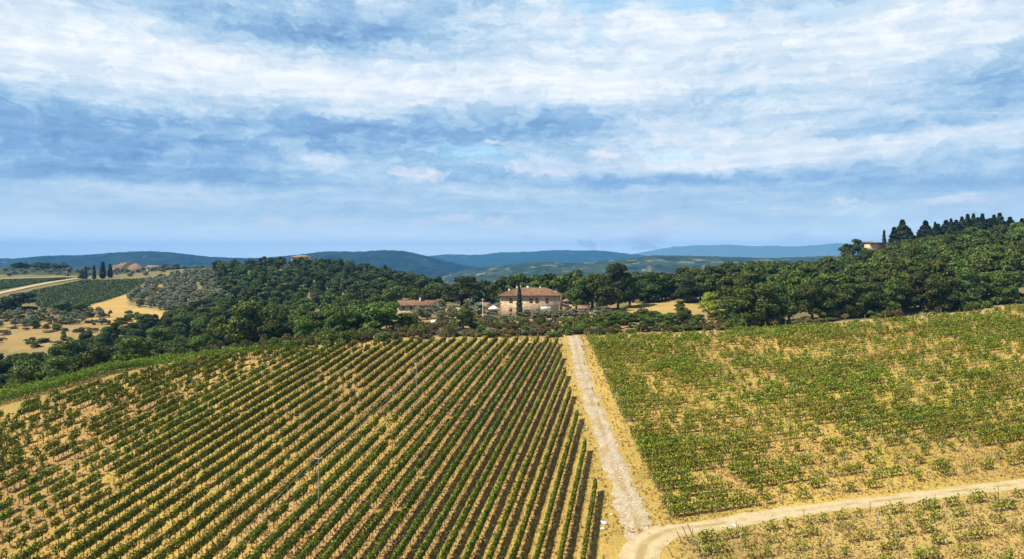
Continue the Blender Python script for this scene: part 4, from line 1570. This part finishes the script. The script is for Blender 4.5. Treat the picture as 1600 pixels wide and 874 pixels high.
for xp in (643, 659):
    opening(lh, 'window', lxp(xp), hb - 1.55, .85, 1.0, -LD, M['glass'])
shutters(lh, lxp(664.2), hb - 1.6, .7, 1.1, -LD, M['shutter'])
shutters(lh, lxp(631), hb - 1.6, .8, 1.1, -LD, M['shutter'])
opening(lh, 'doorway', lxp(669.5), hb - 3.3, .9, .9, -LD, M['dark'], arch=True)
opening(lh, 'doorway', lxp(661), hb - 3.6, 1.9, 1.3, -LD, M['dark'])
# pale garden terrace below the cottage
garden_wall(673, 694, 503, 226, 227, 'low whitewashed garden wall among shrubs below the cottage', 'plaster')


# ---- far houses
def far_house(name, xp, D, yb, w, d, hw, hr, wall, label, rot=0, hip=False, nwin=3):
    z = zat(yb, D)
    o = empty(name, (xat(xp, D), D, z), rot)
    tag(o, label, 'house')
    m = MB(); m.box(-w / 2, w / 2, -d / 2, d / 2, -4, hw); m.build('wall', M[wall], o)
    m = MB()
    quad_roof(m, (-w / 2 - .6, w / 2 + .6, -d / 2 - .6, d / 2 + .6), hw + .05, hw + hr, (-w / 2 + (d / 2 if hip else -.5), w / 2 - (d / 2 if hip else -.5), 0), .2)
    m.build('roof', M['tile'], o)
    for i in range(nwin):
        opening(o, 'window', -w / 2 + (i + .5) * w / nwin, hw * .35, w * .05, hw * .4, -d / 2, M['glass'])
    return o


far_house('villa', 472, 592, 405.6, 14, 9, 1.7, 1.9, 'cream', 'cream villa with a broad red roof on top of the wooded hill', R(-8), True, 4)
far_house('farmhouse', 241, 800, 423.5, 13, 9, 4.0, 2.0, 'cream', 'tiny red roofed farmhouse on the far ridge right of the bare pink hill', R(5), False, 3)
far_house('villa', 1365, 424, 385.0, 8.6, 6, 2.0, .35, 'cream', 'flat pale house among trees on the right ridge beside a lone cypress', R(4), True, 2)
far_house('cottage', 232, 815, 422.0, 7, 6, 2.0, 1.2, 'brick_trim', 'low brick barn left of the tiny red roofed farmhouse on the far ridge', R(5), False, 2)

# ------------------------------------------------------------------ poles and cables
def pole(xp, D, ytop, label, mat, r=.11, arms=True, ybase=None):
    x = xat(xp, D)
    z = float(gz(x, D))
    o = empty('utility_pole', (x, D, z))
    tag(o, label, 'utility pole', 'poles of the power line')
    hh = zat(ytop, D) - z
    m = MB(); m.cone((0, 0, -.8), (0, 0, hh), r * 1.25, r * .8, 10); m.build('shaft', M[mat], o, True)
    if arms:
        m = MB(); m.box(-.45, .45, -.05, .05, hh - .42, hh - .32); m.build('crossarm', M['metal_post'], o)
        for s in (-.38, .38):
            m = MB(); m.cone((s, 0, hh - .318), (s, 0, hh - .16), .05, .035, 8); m.build('insulator', M['plaster'], o)
    return np.array([x, D, z + hh])


T = [pole(79, 48.7, 1096, 'wooden power pole out of frame at lower left', 'pole')] if False else []
p1 = pole(498, 90.7, 712, 'nearest wooden power pole standing among the left vineyard rows', 'pole', .08)
p2 = pole(651, 132.7, 566, 'slim wooden power pole midway up the left vineyard', 'pole', .065)
p3 = pole(754.5, 226, 466.5, 'white power pole in the garden left of the farmhouse', 'concrete_pole', .14)
p0 = np.array([-30.7, 48.7, float(gz(-30.7, 48.7)) + 6.5])


def cable(a, b, dxo, sag, label):
    n = 24
    t = np.linspace(0, 1, n + 1)
    P = a[None] * (1 - t[:, None]) + b[None] * t[:, None]
    P[:, 2] -= sag * 4 * t * (1 - t) + .16
    P[:, 0] += dxo
    m = MB()
    for i in range(n):
        m.cone(P[i], P[i + 1], .008, .008, 5, False)
    o = m.build('power_cable', M['wire'])
    tag(o, label, 'cable', 'power cables over the vineyard')


for s, w in ((-.38, 'left'), (.38, 'right')):
    cable(p0, p1, s, .8, f'{w} overhead cable running from the nearest power pole towards the lower frame edge')
    cable(p1, p2, s, .9, f'{w} overhead cable strung between the nearest and the midway vineyard power poles')
    cable(p2, p3, s, 1.5, f'{w} overhead cable rising from the midway power pole to the white one')


def thin_pole(xp, D, ytop, label):
    x = xat(xp, D); z = float(gz(x, D))
    o = empty('utility_pole', (x, D, z))
    tag(o, label, 'utility pole')
    hh = zat(ytop, D) - z
    m = MB(); m.cone((0, 0, -.5), (0, 0, hh), .2, .15, 8); m.build('shaft', M['concrete_pole'], o, True)
    m = MB(); m.box(-.8, .8, -.08, .08, hh - .9, hh - .7); m.build('crossarm', M['metal_post'], o)


thin_pole(249.5, 640, 424, 'thin grey pole on the far ridge in front of the tiny farmhouse')
thin_pole(104, 640, 424, 'thin pole beside the far road left of the cypresses')

# leaning stakes at the corner of the lower right plot, fence posts on the vineyard edge
STK = MB(); STK.cone((0, 0, -.2), (0, 0, 1.0), .07, .05, 6); STK = STK.mesh('stake', M['post'])
for xp, yp, s, lab in ((1066, 851, 1.5, 'short leaning stake at the corner of the lower plot, left of the pair'), (1078, 851, 2.1, 'tall leaning stake at the plot corner, middle one of three'),
                  (1083.5, 840, 1.7, 'leaning dark stake nearest the side road at the plot corner'), (1051, 873, 1.3, 'stake at the bottom edge where the lower plot begins')):
    xx, yy = hit(xp, yp)
    o = link('wooden_stake', STK); o.location = (xx, yy, float(gz(xx, yy))); o.scale = (1, 1, s); o.rotation_euler = (0, R(-24), 0)
    tag(o, lab, 'stake', 'stakes at the plot corner')
FP = MB(); FP.cone((0, 0, -.3), (0, 0, 1.5), .07, .06, 6); FP = FP.mesh('fence_post', M['post'])
for i, xx in enumerate(np.arange(22, 134, 5.6)):
    yy = float(vb_far(xx)) + 3.2 + rng.normal(0, .3)
    o = link('fence_post', FP); o.location = (xx, yy, float(gz(xx, yy))); o.rotation_euler = (rng.normal(0, .06), rng.normal(0, .06), 0); o.scale = (1, 1, rng.uniform(.8, 1.25))
    tag(o, 'grey wooden fence post between the right vineyard and the wood', 'fence post', 'fence posts along the wood')
for i, xx in enumerate(np.arange(-34, 11, 4.5)):
    yy = float(fe_y(xx)) + 6.5 + rng.normal(0, .3)
    o = link('fence_post', FP); o.location = (xx, yy, float(gz(xx, yy))); o.rotation_euler = (rng.normal(0, .06), rng.normal(0, .06), 0); o.scale = (1, 1, rng.uniform(.8, 1.1))
    tag(o, 'grey wooden fence post between the left vineyard and the garden shrubs', 'fence post', 'fence posts before the garden')

# ------------------------------------------------------------------ trees: the ones that stand out
print('trees')
single = [
    # kind, xp, ytop, D, width px, label
    ('cypress', 811.5, 448.5, 231.5, 9.5, 'slim dark cypress tight against the front of the stone farmhouse'),
    ('holm', 722, 431, 300, 66, 'big round dark tree standing between the cottage and the farmhouse'),
    ('oak', 724, 481, 199, 37, 'dark bushy tree alone at the vineyard edge below the white pole'),
    ('holm', 966, 410, 268, 47, 'tall dark tree rising above its neighbours right of the farmhouse'),
    ('oak', 926, 426, 262, 58, 'broad mid green tree right of the farmhouse, left of the tall dark one'),
    ('oak', 905, 432, 272, 44, 'green tree directly behind the right end of the farmhouse'),
    ('lime', 1107, 455, 219, 38, 'bright yellow green tree in front of the dark wood'),
    ('holm', 1012, 424, 288, 52, 'dark tree behind the golden clearing, right of the tallest tree'),
    ('oak', 1040, 426, 292, 46, 'dark tree at the back right of the golden clearing'),
    ('holm', 1075, 432, 275, 50, 'dark rounded tree just left behind the yellow green tree'),
    ('oak', 948, 432, 256, 40, 'green tree just left of the tall dark tree right of the farmhouse'),
    ('holm', 984, 427, 276, 44, 'dark tree immediately right of the tallest tree beside the farmhouse'),
    ('oak', 900, 438, 258, 34, 'green tree rising over the outhouse right of the farmhouse'),
    ('oak', 593, 470, 197, 76, 'large dark tree at the vineyard edge left of the cottage'),
    ('oak', 636, 489, 201, 44, 'round dark tree in front of the cottage gable'),
    ('oak', 556, 476, 203, 52, 'dark tree left of the large one at the vineyard edge'),
    ('bright', 520, 482, 212, 46, 'mid green tree in the row behind the left vineyard'),
    ('oak', 385, 470, 192, 78, 'large dark broad tree behind the left vineyard, below the wooded hill'),
    ('oak', 430, 478, 205, 52, 'dark tree right of the large broad one behind the left vineyard'),
    ('bright', 470, 480, 210, 50, 'mid green rounded tree behind the left vineyard, below the villa hill'),
    ('oak', 345, 492, 200, 48, 'dark tree left of the large broad one behind the left vineyard'),
    ('holm', 350, 420, 520, 11, 'narrow dark tree at the left foot of the wooded hill, by the olive grove'),
    ('oak', 207, 492, 372, 20, 'small round tree alone in the golden field'),
    ('oak', 255, 471, 430, 26, 'dark tree at the lower edge of the olive grove'),
    ('holm', 32, 457, 395, 48, 'large dark round tree clump at the far left below the green vineyard'),
    ('holm', 8, 463, 398, 30, 'dark tree left of the large round clump at the far left'),
    ('oak', 100, 470, 395, 34, 'dark tree at the foot of the green far vineyard'),
    ('oak', 128, 472, 392, 26, 'darker tree beside the golden field at the foot of the far vineyard'),
]
for k, xp, yt, D, wpx, lab in single:
    plant_px(k, xp, yt, D, wpx, lab)
# dead grey tree on the right ridge
dx_, dD = xat(1424, 330), 330.0
dt = empty('dead_tree', (dx_, dD, float(gz(dx_, dD))))
tag(dt, 'bare grey dead tree in the green wood below the right ridge', 'dead tree')
m = MB()
hh = zat(386, dD) - dt.location.z
m.cone((0, 0, -.5), (0, 0, hh * .6), .3, .22, 8, False); m.build('trunk', M['dead'], dt)
m = MB()
for i in range(70):
    a = rng.uniform(0, 6.28); z0 = hh * rng.uniform(.35, .75); L = rng.uniform(1.0, 3.4)
    m.cone((0, 0, z0), (L * math.cos(a), L * math.sin(a), min(hh, z0 + rng.uniform(.8, 4.5))), .12, .03, 5, False)
m.build('branch', M['dead'], dt)
# far cypresses by the road, valley cypresses, lone one on the right ridge
for xp, yt, D, w, lab in ((134, 417, 655, 4.5, 'thin far cypress nearest the dark bush at the end of the far road'), (147, 416, 650, 5.5, 'second far cypress beside the end of the far road'),
                          (160.5, 410, 655, 8, 'tallest and broadest of the four far cypresses by the road'), (172, 413.5, 660, 6, 'far cypress in front of the bare pink hill'),
                          (1381.5, 361, 432, 6, 'lone slim cypress beside the pale house on the right ridge'), (237, 499, 330, 10, 'left one of three dark pointed trees in the valley'),
                          (246, 498, 325, 11, 'middle one of three dark pointed trees in the valley'), (253, 496, 330, 7, 'slim right one of three dark pointed trees in the valley'),
                          (351, 418, 500, 7, 'small dark cypress at the right edge of the olive grove')):
    plant_px('cypress', xp, yt, D, w, lab, far=True)
plant_px('holm', 128, 423, 645, 12, 'dark round bush tree at the end of the far road', far=True)


def rows_px(kind, n, xr, Dr, wr, hr, label, group, far=True, accept=None, mind=5.0, name=None, tries=60):
    """fill a stretch of ground (photograph columns x distances) with single plants at least mind apart"""
    pts = []
    c = 0
    while len(pts) < n and c < n * tries:
        c += 1
        xp = rng.uniform(*xr)
        D = math.sqrt(rng.uniform(Dr[0] ** 2, Dr[1] ** 2))
        x = xat(xp, D)
        if accept and not accept(xp, D):
            continue
        if any((x - a) ** 2 + (D - b) ** 2 < mind ** 2 for a, b in pts):
            continue
        pts.append((x, D))
        w = rng.uniform(*wr)
        k = kind if isinstance(kind, str) else kind[rng.integers(len(kind))]
        lab = label[k] if isinstance(label, dict) else label
        plant(k, x, D, rng.uniform(*hr), w, lab, group, far, 0, name)
    return pts


# the wood on the right: front rank with parts, then the slope behind
for i, xp in enumerate(np.arange(1162, 1660, 25)):
    xx = float(xp + rng.uniform(-8, 8))
    D = float(vb_far(xat(xx, 205))) + rng.uniform(7, 13)
    x = xat(xx, D)
    plant(('oak', 'oak', 'holm')[i % 3], x, D, rng.uniform(8.5, 11.5), rng.uniform(8, 10.5), 'dark oak in the front rank of the right wood, along the vineyard fence', 'front trees of the right wood')
rows_px('oak', 150, (1045, 1640), (222, 345), (7.5, 10.5), (8.5, 12), 'green oak crown in the mass of the wood on the right hillside', 'oaks of the right wood',
        accept=lambda xp, D: D > 222 + max(0, (1190 - xp)) * .45 and not (xp < 1120 and D < 275), mind=7.0)
rows_px('holm', 46, (1060, 1360), (290, 350), (7.5, 10), (9, 12), 'dark crown along the top of the wood right of the farmhouse', 'dark trees along the wood top', accept=lambda xp, D: True, mind=7.5)
rows_px('oak', 60, (1400, 1640), (335, 400), (6.5, 9), (5.5, 8), 'lighter green oak below the conifers on the right ridge', 'light oaks below the conifers', mind=6.0)
# trees round the pale house on the right ridge
for xp, yt, D, w, k in ((1322, 380, 425, 22, 'holm'), (1340, 373, 430, 30, 'holm'), (1358, 377, 456, 24, 'oak'), (1350, 388, 412, 20, 'holm'), (1384, 389, 405, 22, 'oak'), (1400, 386, 400, 26, 'oak')):
    plant_px(k, xp, yt, D, w, 'dark tree clustered round the pale house on the right ridge', 'trees round the pale house', True)
con = [(1397, 356, 408, 22), (1410, 345, 415, 26), (1420, 358, 405, 20), (1437, 360, 408, 18), (1446, 346, 418, 20), (1461, 348, 412, 12), (1470, 357, 405, 15), (1478, 345, 420, 20), (1486, 343, 410, 16), (1494, 345, 405, 18),
       (1503, 340, 415, 18), (1512, 336, 410, 16), (1521, 335, 412, 16), (1528, 341, 405, 18), (1535, 335, 416, 18), (1545, 343, 400, 16), (1553, 337, 410, 20), (1562, 334, 415, 17), (1570, 347, 398, 20), (1578, 340, 412, 20), (1590, 349, 400, 22), (1597, 342, 412, 18), (1612, 340, 410, 20), (1630, 344, 405, 20),
       (1500, 362, 392, 20), (1517, 360, 390, 20), (1550, 356, 392, 22), (1475, 366, 395, 18)]
for i in range(30):
    xq = rng.uniform(1428, 1640)
    con.append((xq, float(np.interp(xq, [1428, 1470, 1520, 1570, 1640], [362, 352, 344, 345, 346]) + rng.uniform(-3, 14)), rng.uniform(388, 424), rng.uniform(16, 24)))
for xp, yt, D, w in con:
    plant_px('fir', xp, yt, D, w * rng.uniform(1.2, 1.7), 'dark spired conifer in the stand along the right ridge', 'conifers on the right ridge', True)
for xp, yt, D, w in ((1419, 372, 392, 30), (1444, 369, 388, 36), (1462, 372, 385, 30)):
    plant_px('pine', xp, yt, D, w, 'rounded lighter green pine in front of the dark conifers on the right ridge', 'pines before the conifers', True)

# trees behind the farmhouse
for xp in np.arange(785, 905, 15):
    plant_px('oak' if int(xp) % 2 else 'holm', float(xp + rng.uniform(-4, 4)), float(426 + rng.uniform(-2, 6)), float(rng.uniform(280, 305)), 40, 'tall dark tree in the belt behind the farmhouse roof', 'trees behind the farmhouse', True)
for xp in np.arange(985, 1075, 17):
    plant_px('holm', float(xp + rng.uniform(-4, 4)), float(425 + rng.uniform(0, 8)), float(rng.uniform(296, 318)), 42, 'dark tree in the belt behind the golden clearing', 'trees behind the clearing', True)
for xp in np.arange(668, 790, 11):
    plant_px('holm', float(xp + rng.uniform(-4, 4)), float(440 + rng.uniform(-4, 8)), float(rng.uniform(320, 400)), 30, 'dark tree in the dip between the wooded hill and the farmhouse', 'trees in the dip', True)

# the wooded hill on the left
rows_px(('holm', 'holm', 'oak'), 190, (335, 700), (400, 600), (8, 11.5), (7, 10.5), {'holm': 'dark evergreen crown in the mass of the wooded villa hill', 'oak': 'greener crown in the mass of the wooded villa hill'},
        'trees of the wooded villa hill', accept=lambda xp, D: xp > 335 + (600 - D) * .12 and not (452 < xp < 492 and 575 < D), mind=8.2)
rows_px('cypress', 15, (370, 640), (500, 600), (2.4, 3.6), (8, 11), 'dark cypress spike standing out of the wooded villa hill', 'cypresses of the villa hill', mind=9.0, accept=lambda xp, D: not (450 < xp < 494 and D > 540))
rows_px(('oak', 'holm', 'bright2'[:6]) if False else ('oak', 'oak', 'holm'), 90, (330, 690), (215, 400), (7, 10.5), (6.5, 10), {'oak': 'green oak between the left vineyard and the wooded hill', 'holm': 'dark evergreen between the left vineyard and the wooded hill'},
        'trees below the wooded hill', name='broadleaf_tree', accept=lambda xp, D: not (xp > 600 and D < 300) and D > 215, mind=8.5)
# the tree belt in the valley along the left vineyard
def belt(xp, D):
    return np.interp(xp, [0, 150, 300, 350], [152, 163, 180, 186]) < D < np.interp(xp, [0, 100, 200, 300, 350], [212, 240, 285, 345, 395])


rows_px(('oak', 'oak', 'holm'), 128, (-40, 350), (150, 400), (6, 9.5), (6, 10), {'oak': 'green tree in the valley belt beyond the left vineyard', 'holm': 'dark tree in the valley belt beyond the left vineyard'}, 'valley trees beyond the left vineyard', far=False,
        accept=belt, mind=5.6, name='broadleaf_tree')
rows_px(('shrub', 'brown', 'bush'), 70, (-40, 420), (150, 240), (2.5, 5), (1.5, 3.2), {'shrub': 'dark scrub bush in the valley beyond the left vineyard', 'brown': 'brownish scrub bush in the valley beyond the left vineyard', 'bush': 'light green scrub bush in the valley beyond the left vineyard'},
        'scrub bushes in the valley', far=False, accept=lambda xp, D: 150 + xp * .1 < D < 175 + xp * .12, mind=3.0)
rows_px(('shrub', 'oak', 'brown', 'shrub'), 80, (-20, 215), (240, 380), (2.5, 7), (1.0, 4.2), 'dark bush on the dry terraces in the left valley', 'bushes on the valley terraces', far=False, accept=lambda xp, D: abs(((D + xp * .12) % 34) - 17) < 6.5 or rng.random() < .15, mind=4.2)
# olives
rows_px('olive', 34, (-20, 160), (330, 400), (4.5, 6), (3.2, 4.4), 'grey green olive tree on the dry terraces in the left valley', 'olive trees on the valley terraces', accept=lambda xp, D: abs(((D + xp * .1) % 18) - 9) < 3, mind=5.2)
GROVE = FIELDS[1][0]
rows_px('olive', 185, (185, 400), (380, 720), (5.4, 7.2), (3.8, 5.4), 'grey green olive tree in the grove on the left slope', 'olive grove on the left slope', accept=lambda xp, D: inpoly(np.array([xat(xp, D)]), np.array([D]), GROVE)[0], mind=5.6)
rows_px('olive', 26, (175, 330), (640, 760), (5, 6.6), (3.4, 4.6), 'grey green olive tree along the far ridge behind the green vineyard', 'olive trees on the far ridge', mind=7)
rows_px('olive', 28, (-20, 140), (680, 800), (6, 8), (3.4, 4.6), 'grey green olive tree beyond the far road', 'olive trees beyond the far road', mind=7)
rows_px('holm', 26, (20, 105), (805, 850), (9, 13), (5, 8), 'dark tree in the low wood on the far left ridge', 'trees of the far left wood', mind=6.5)
rows_px('holm', 16, (255, 330), (780, 840), (9, 12), (5, 8), 'dark tree in the clump right of the tiny far farmhouse', 'trees by the far farmhouse', mind=6.5)
ol = [(688, 468, 240, 24), (735, 467, 238, 26), (748, 474, 234, 24), (706, 478, 232, 22), (668, 482, 238, 22), (652, 480, 236, 20), (770, 484, 228, 24), (786, 486, 226, 22), (800, 487, 224, 24), (822, 480, 227, 22), (838, 481, 226, 24),
      (856, 478, 228, 22), (870, 482, 226, 20), (884, 478, 234, 24), (897, 484, 226, 24), (912, 486, 224, 22), (764, 493, 219, 22), (812, 490, 220, 20), (847, 491, 219, 22), (880, 490, 219, 22), (932, 486, 224, 22), (943, 480, 236, 26), (690, 486, 226, 20)]
for xp, yt, D, w in ol:
    plant_px('olive', xp, yt + (5 if 786 <= xp <= 886 else -2), D, w * 1.2, 'grey green olive tree in the garden in front of the farmhouse', 'olive trees in the farmhouse garden')
rows_px(('shrub', 'bush', 'brown'), 80, (300, 665), (172, 205), (3.0, 5.5), (1.6, 3.4), {'shrub': 'dark scrub bush at the wood edge behind the left vineyard', 'bush': 'light green scrub bush at the wood edge behind the left vineyard', 'brown': 'brownish scrub bush at the wood edge behind the left vineyard'},
        'scrub at the wood edge', far=False, accept=lambda xp, D: float(fe_y(xat(xp, D))) + 5.5 < D < float(fe_y(xat(xp, D))) + 24, mind=2.6)
rows_px(('oak', 'oak', 'holm'), 26, (410, 590), (188, 240), (6.5, 9), (6, 9), {'oak': 'green tree in the dense edge of the wood behind the left vineyard', 'holm': 'dark tree in the dense edge of the wood behind the left vineyard'},
        'wood edge trees', far=False, accept=lambda xp, D: D > float(fe_y(xat(xp, D))) + 9 and not (xp > 585), mind=5.5, name='broadleaf_tree')
# shrubs along the garden edge
for i in range(110):
    xp = rng.uniform(655, 960)
    D = rng.uniform(185.5, 213)
    k = ('brown', 'shrub', 'brown', 'bush', 'obush')[rng.integers(5)] if xp < 880 or rng.random() < .5 else 'bush'
    plant(k, xat(xp, D), D, rng.uniform(1.5, 3.3), rng.uniform(3.0, 5.4), {'brown': 'brownish dry shrub in the scrub between vineyard and farmhouse garden', 'shrub': 'dark green shrub in the scrub between vineyard and farmhouse garden',
          'bush': 'light green shrub in the scrub between vineyard and farmhouse garden', 'obush': 'grey green shrub in the scrub between vineyard and farmhouse garden'}[k], 'garden edge shrubs')
for xp in np.arange(690, 884, 6.5):
    D = rng.uniform(184.5, 189)
    k = ('brown', 'brown', 'shrub', 'obush')[rng.integers(4)]
    plant(k, xat(xp, D), D, rng.uniform(1.2, 2.3), rng.uniform(2.6, 4.2), {'brown': 'brownish shrub in the ragged hedge along the top of the left vineyard', 'shrub': 'dark green shrub in the ragged hedge along the top of the left vineyard',
          'obush': 'grey green shrub in the ragged hedge along the top of the left vineyard'}[k], 'ragged hedge shrubs')
for xp, yt, D, w, k in ((950, 487, 206, 34, 'bright'), (968, 484, 208, 40, 'bright'), (1004, 481, 205, 42, 'bright'), (1022, 485, 207, 38, 'bright'), (1052, 488, 206, 26, 'oak'), (1074, 484, 203, 30, 'oak'), (1066, 478, 222, 30, 'bright'), (1122, 484, 212, 30, 'bright'), (938, 492, 203, 30, 'oak'), (985, 488, 201, 36, 'bright'), (1038, 490, 202, 34, 'oak'), (1092, 490, 201, 30, 'bright'), (1010, 492, 198, 30, 'oak'), (1148, 478, 214, 34, 'oak'), (1140, 462, 236, 34, 'oak'), (958, 492, 198, 26, 'oak'), (1136, 488, 206, 26, 'oak'), (1062, 470, 246, 20, 'oak')):
    plant_px(k, xp, yt, D, w, 'bushy low tree in the hedge behind the top edge of the right vineyard', 'hedge trees above the right vineyard')
for i in range(75):
    xp = rng.uniform(925, 1600)
    x = xat(xp, 195)
    D = float(vb_far(x)) + rng.uniform(4.5, 9)
    k = ('brown', 'shrub', 'bush')[rng.integers(3)]
    plant(k, xat(xp, D), D, rng.uniform(1.3, 3.0), rng.uniform(2.8, 5.0), {'brown': 'brownish dry shrub along the fence above the right vineyard', 'shrub': 'dark shrub along the fence above the right vineyard', 'bush': 'light green shrub along the fence above the right vineyard'}[k], 'fence line shrubs')
print('objects', len(bpy.data.objects), 'done')
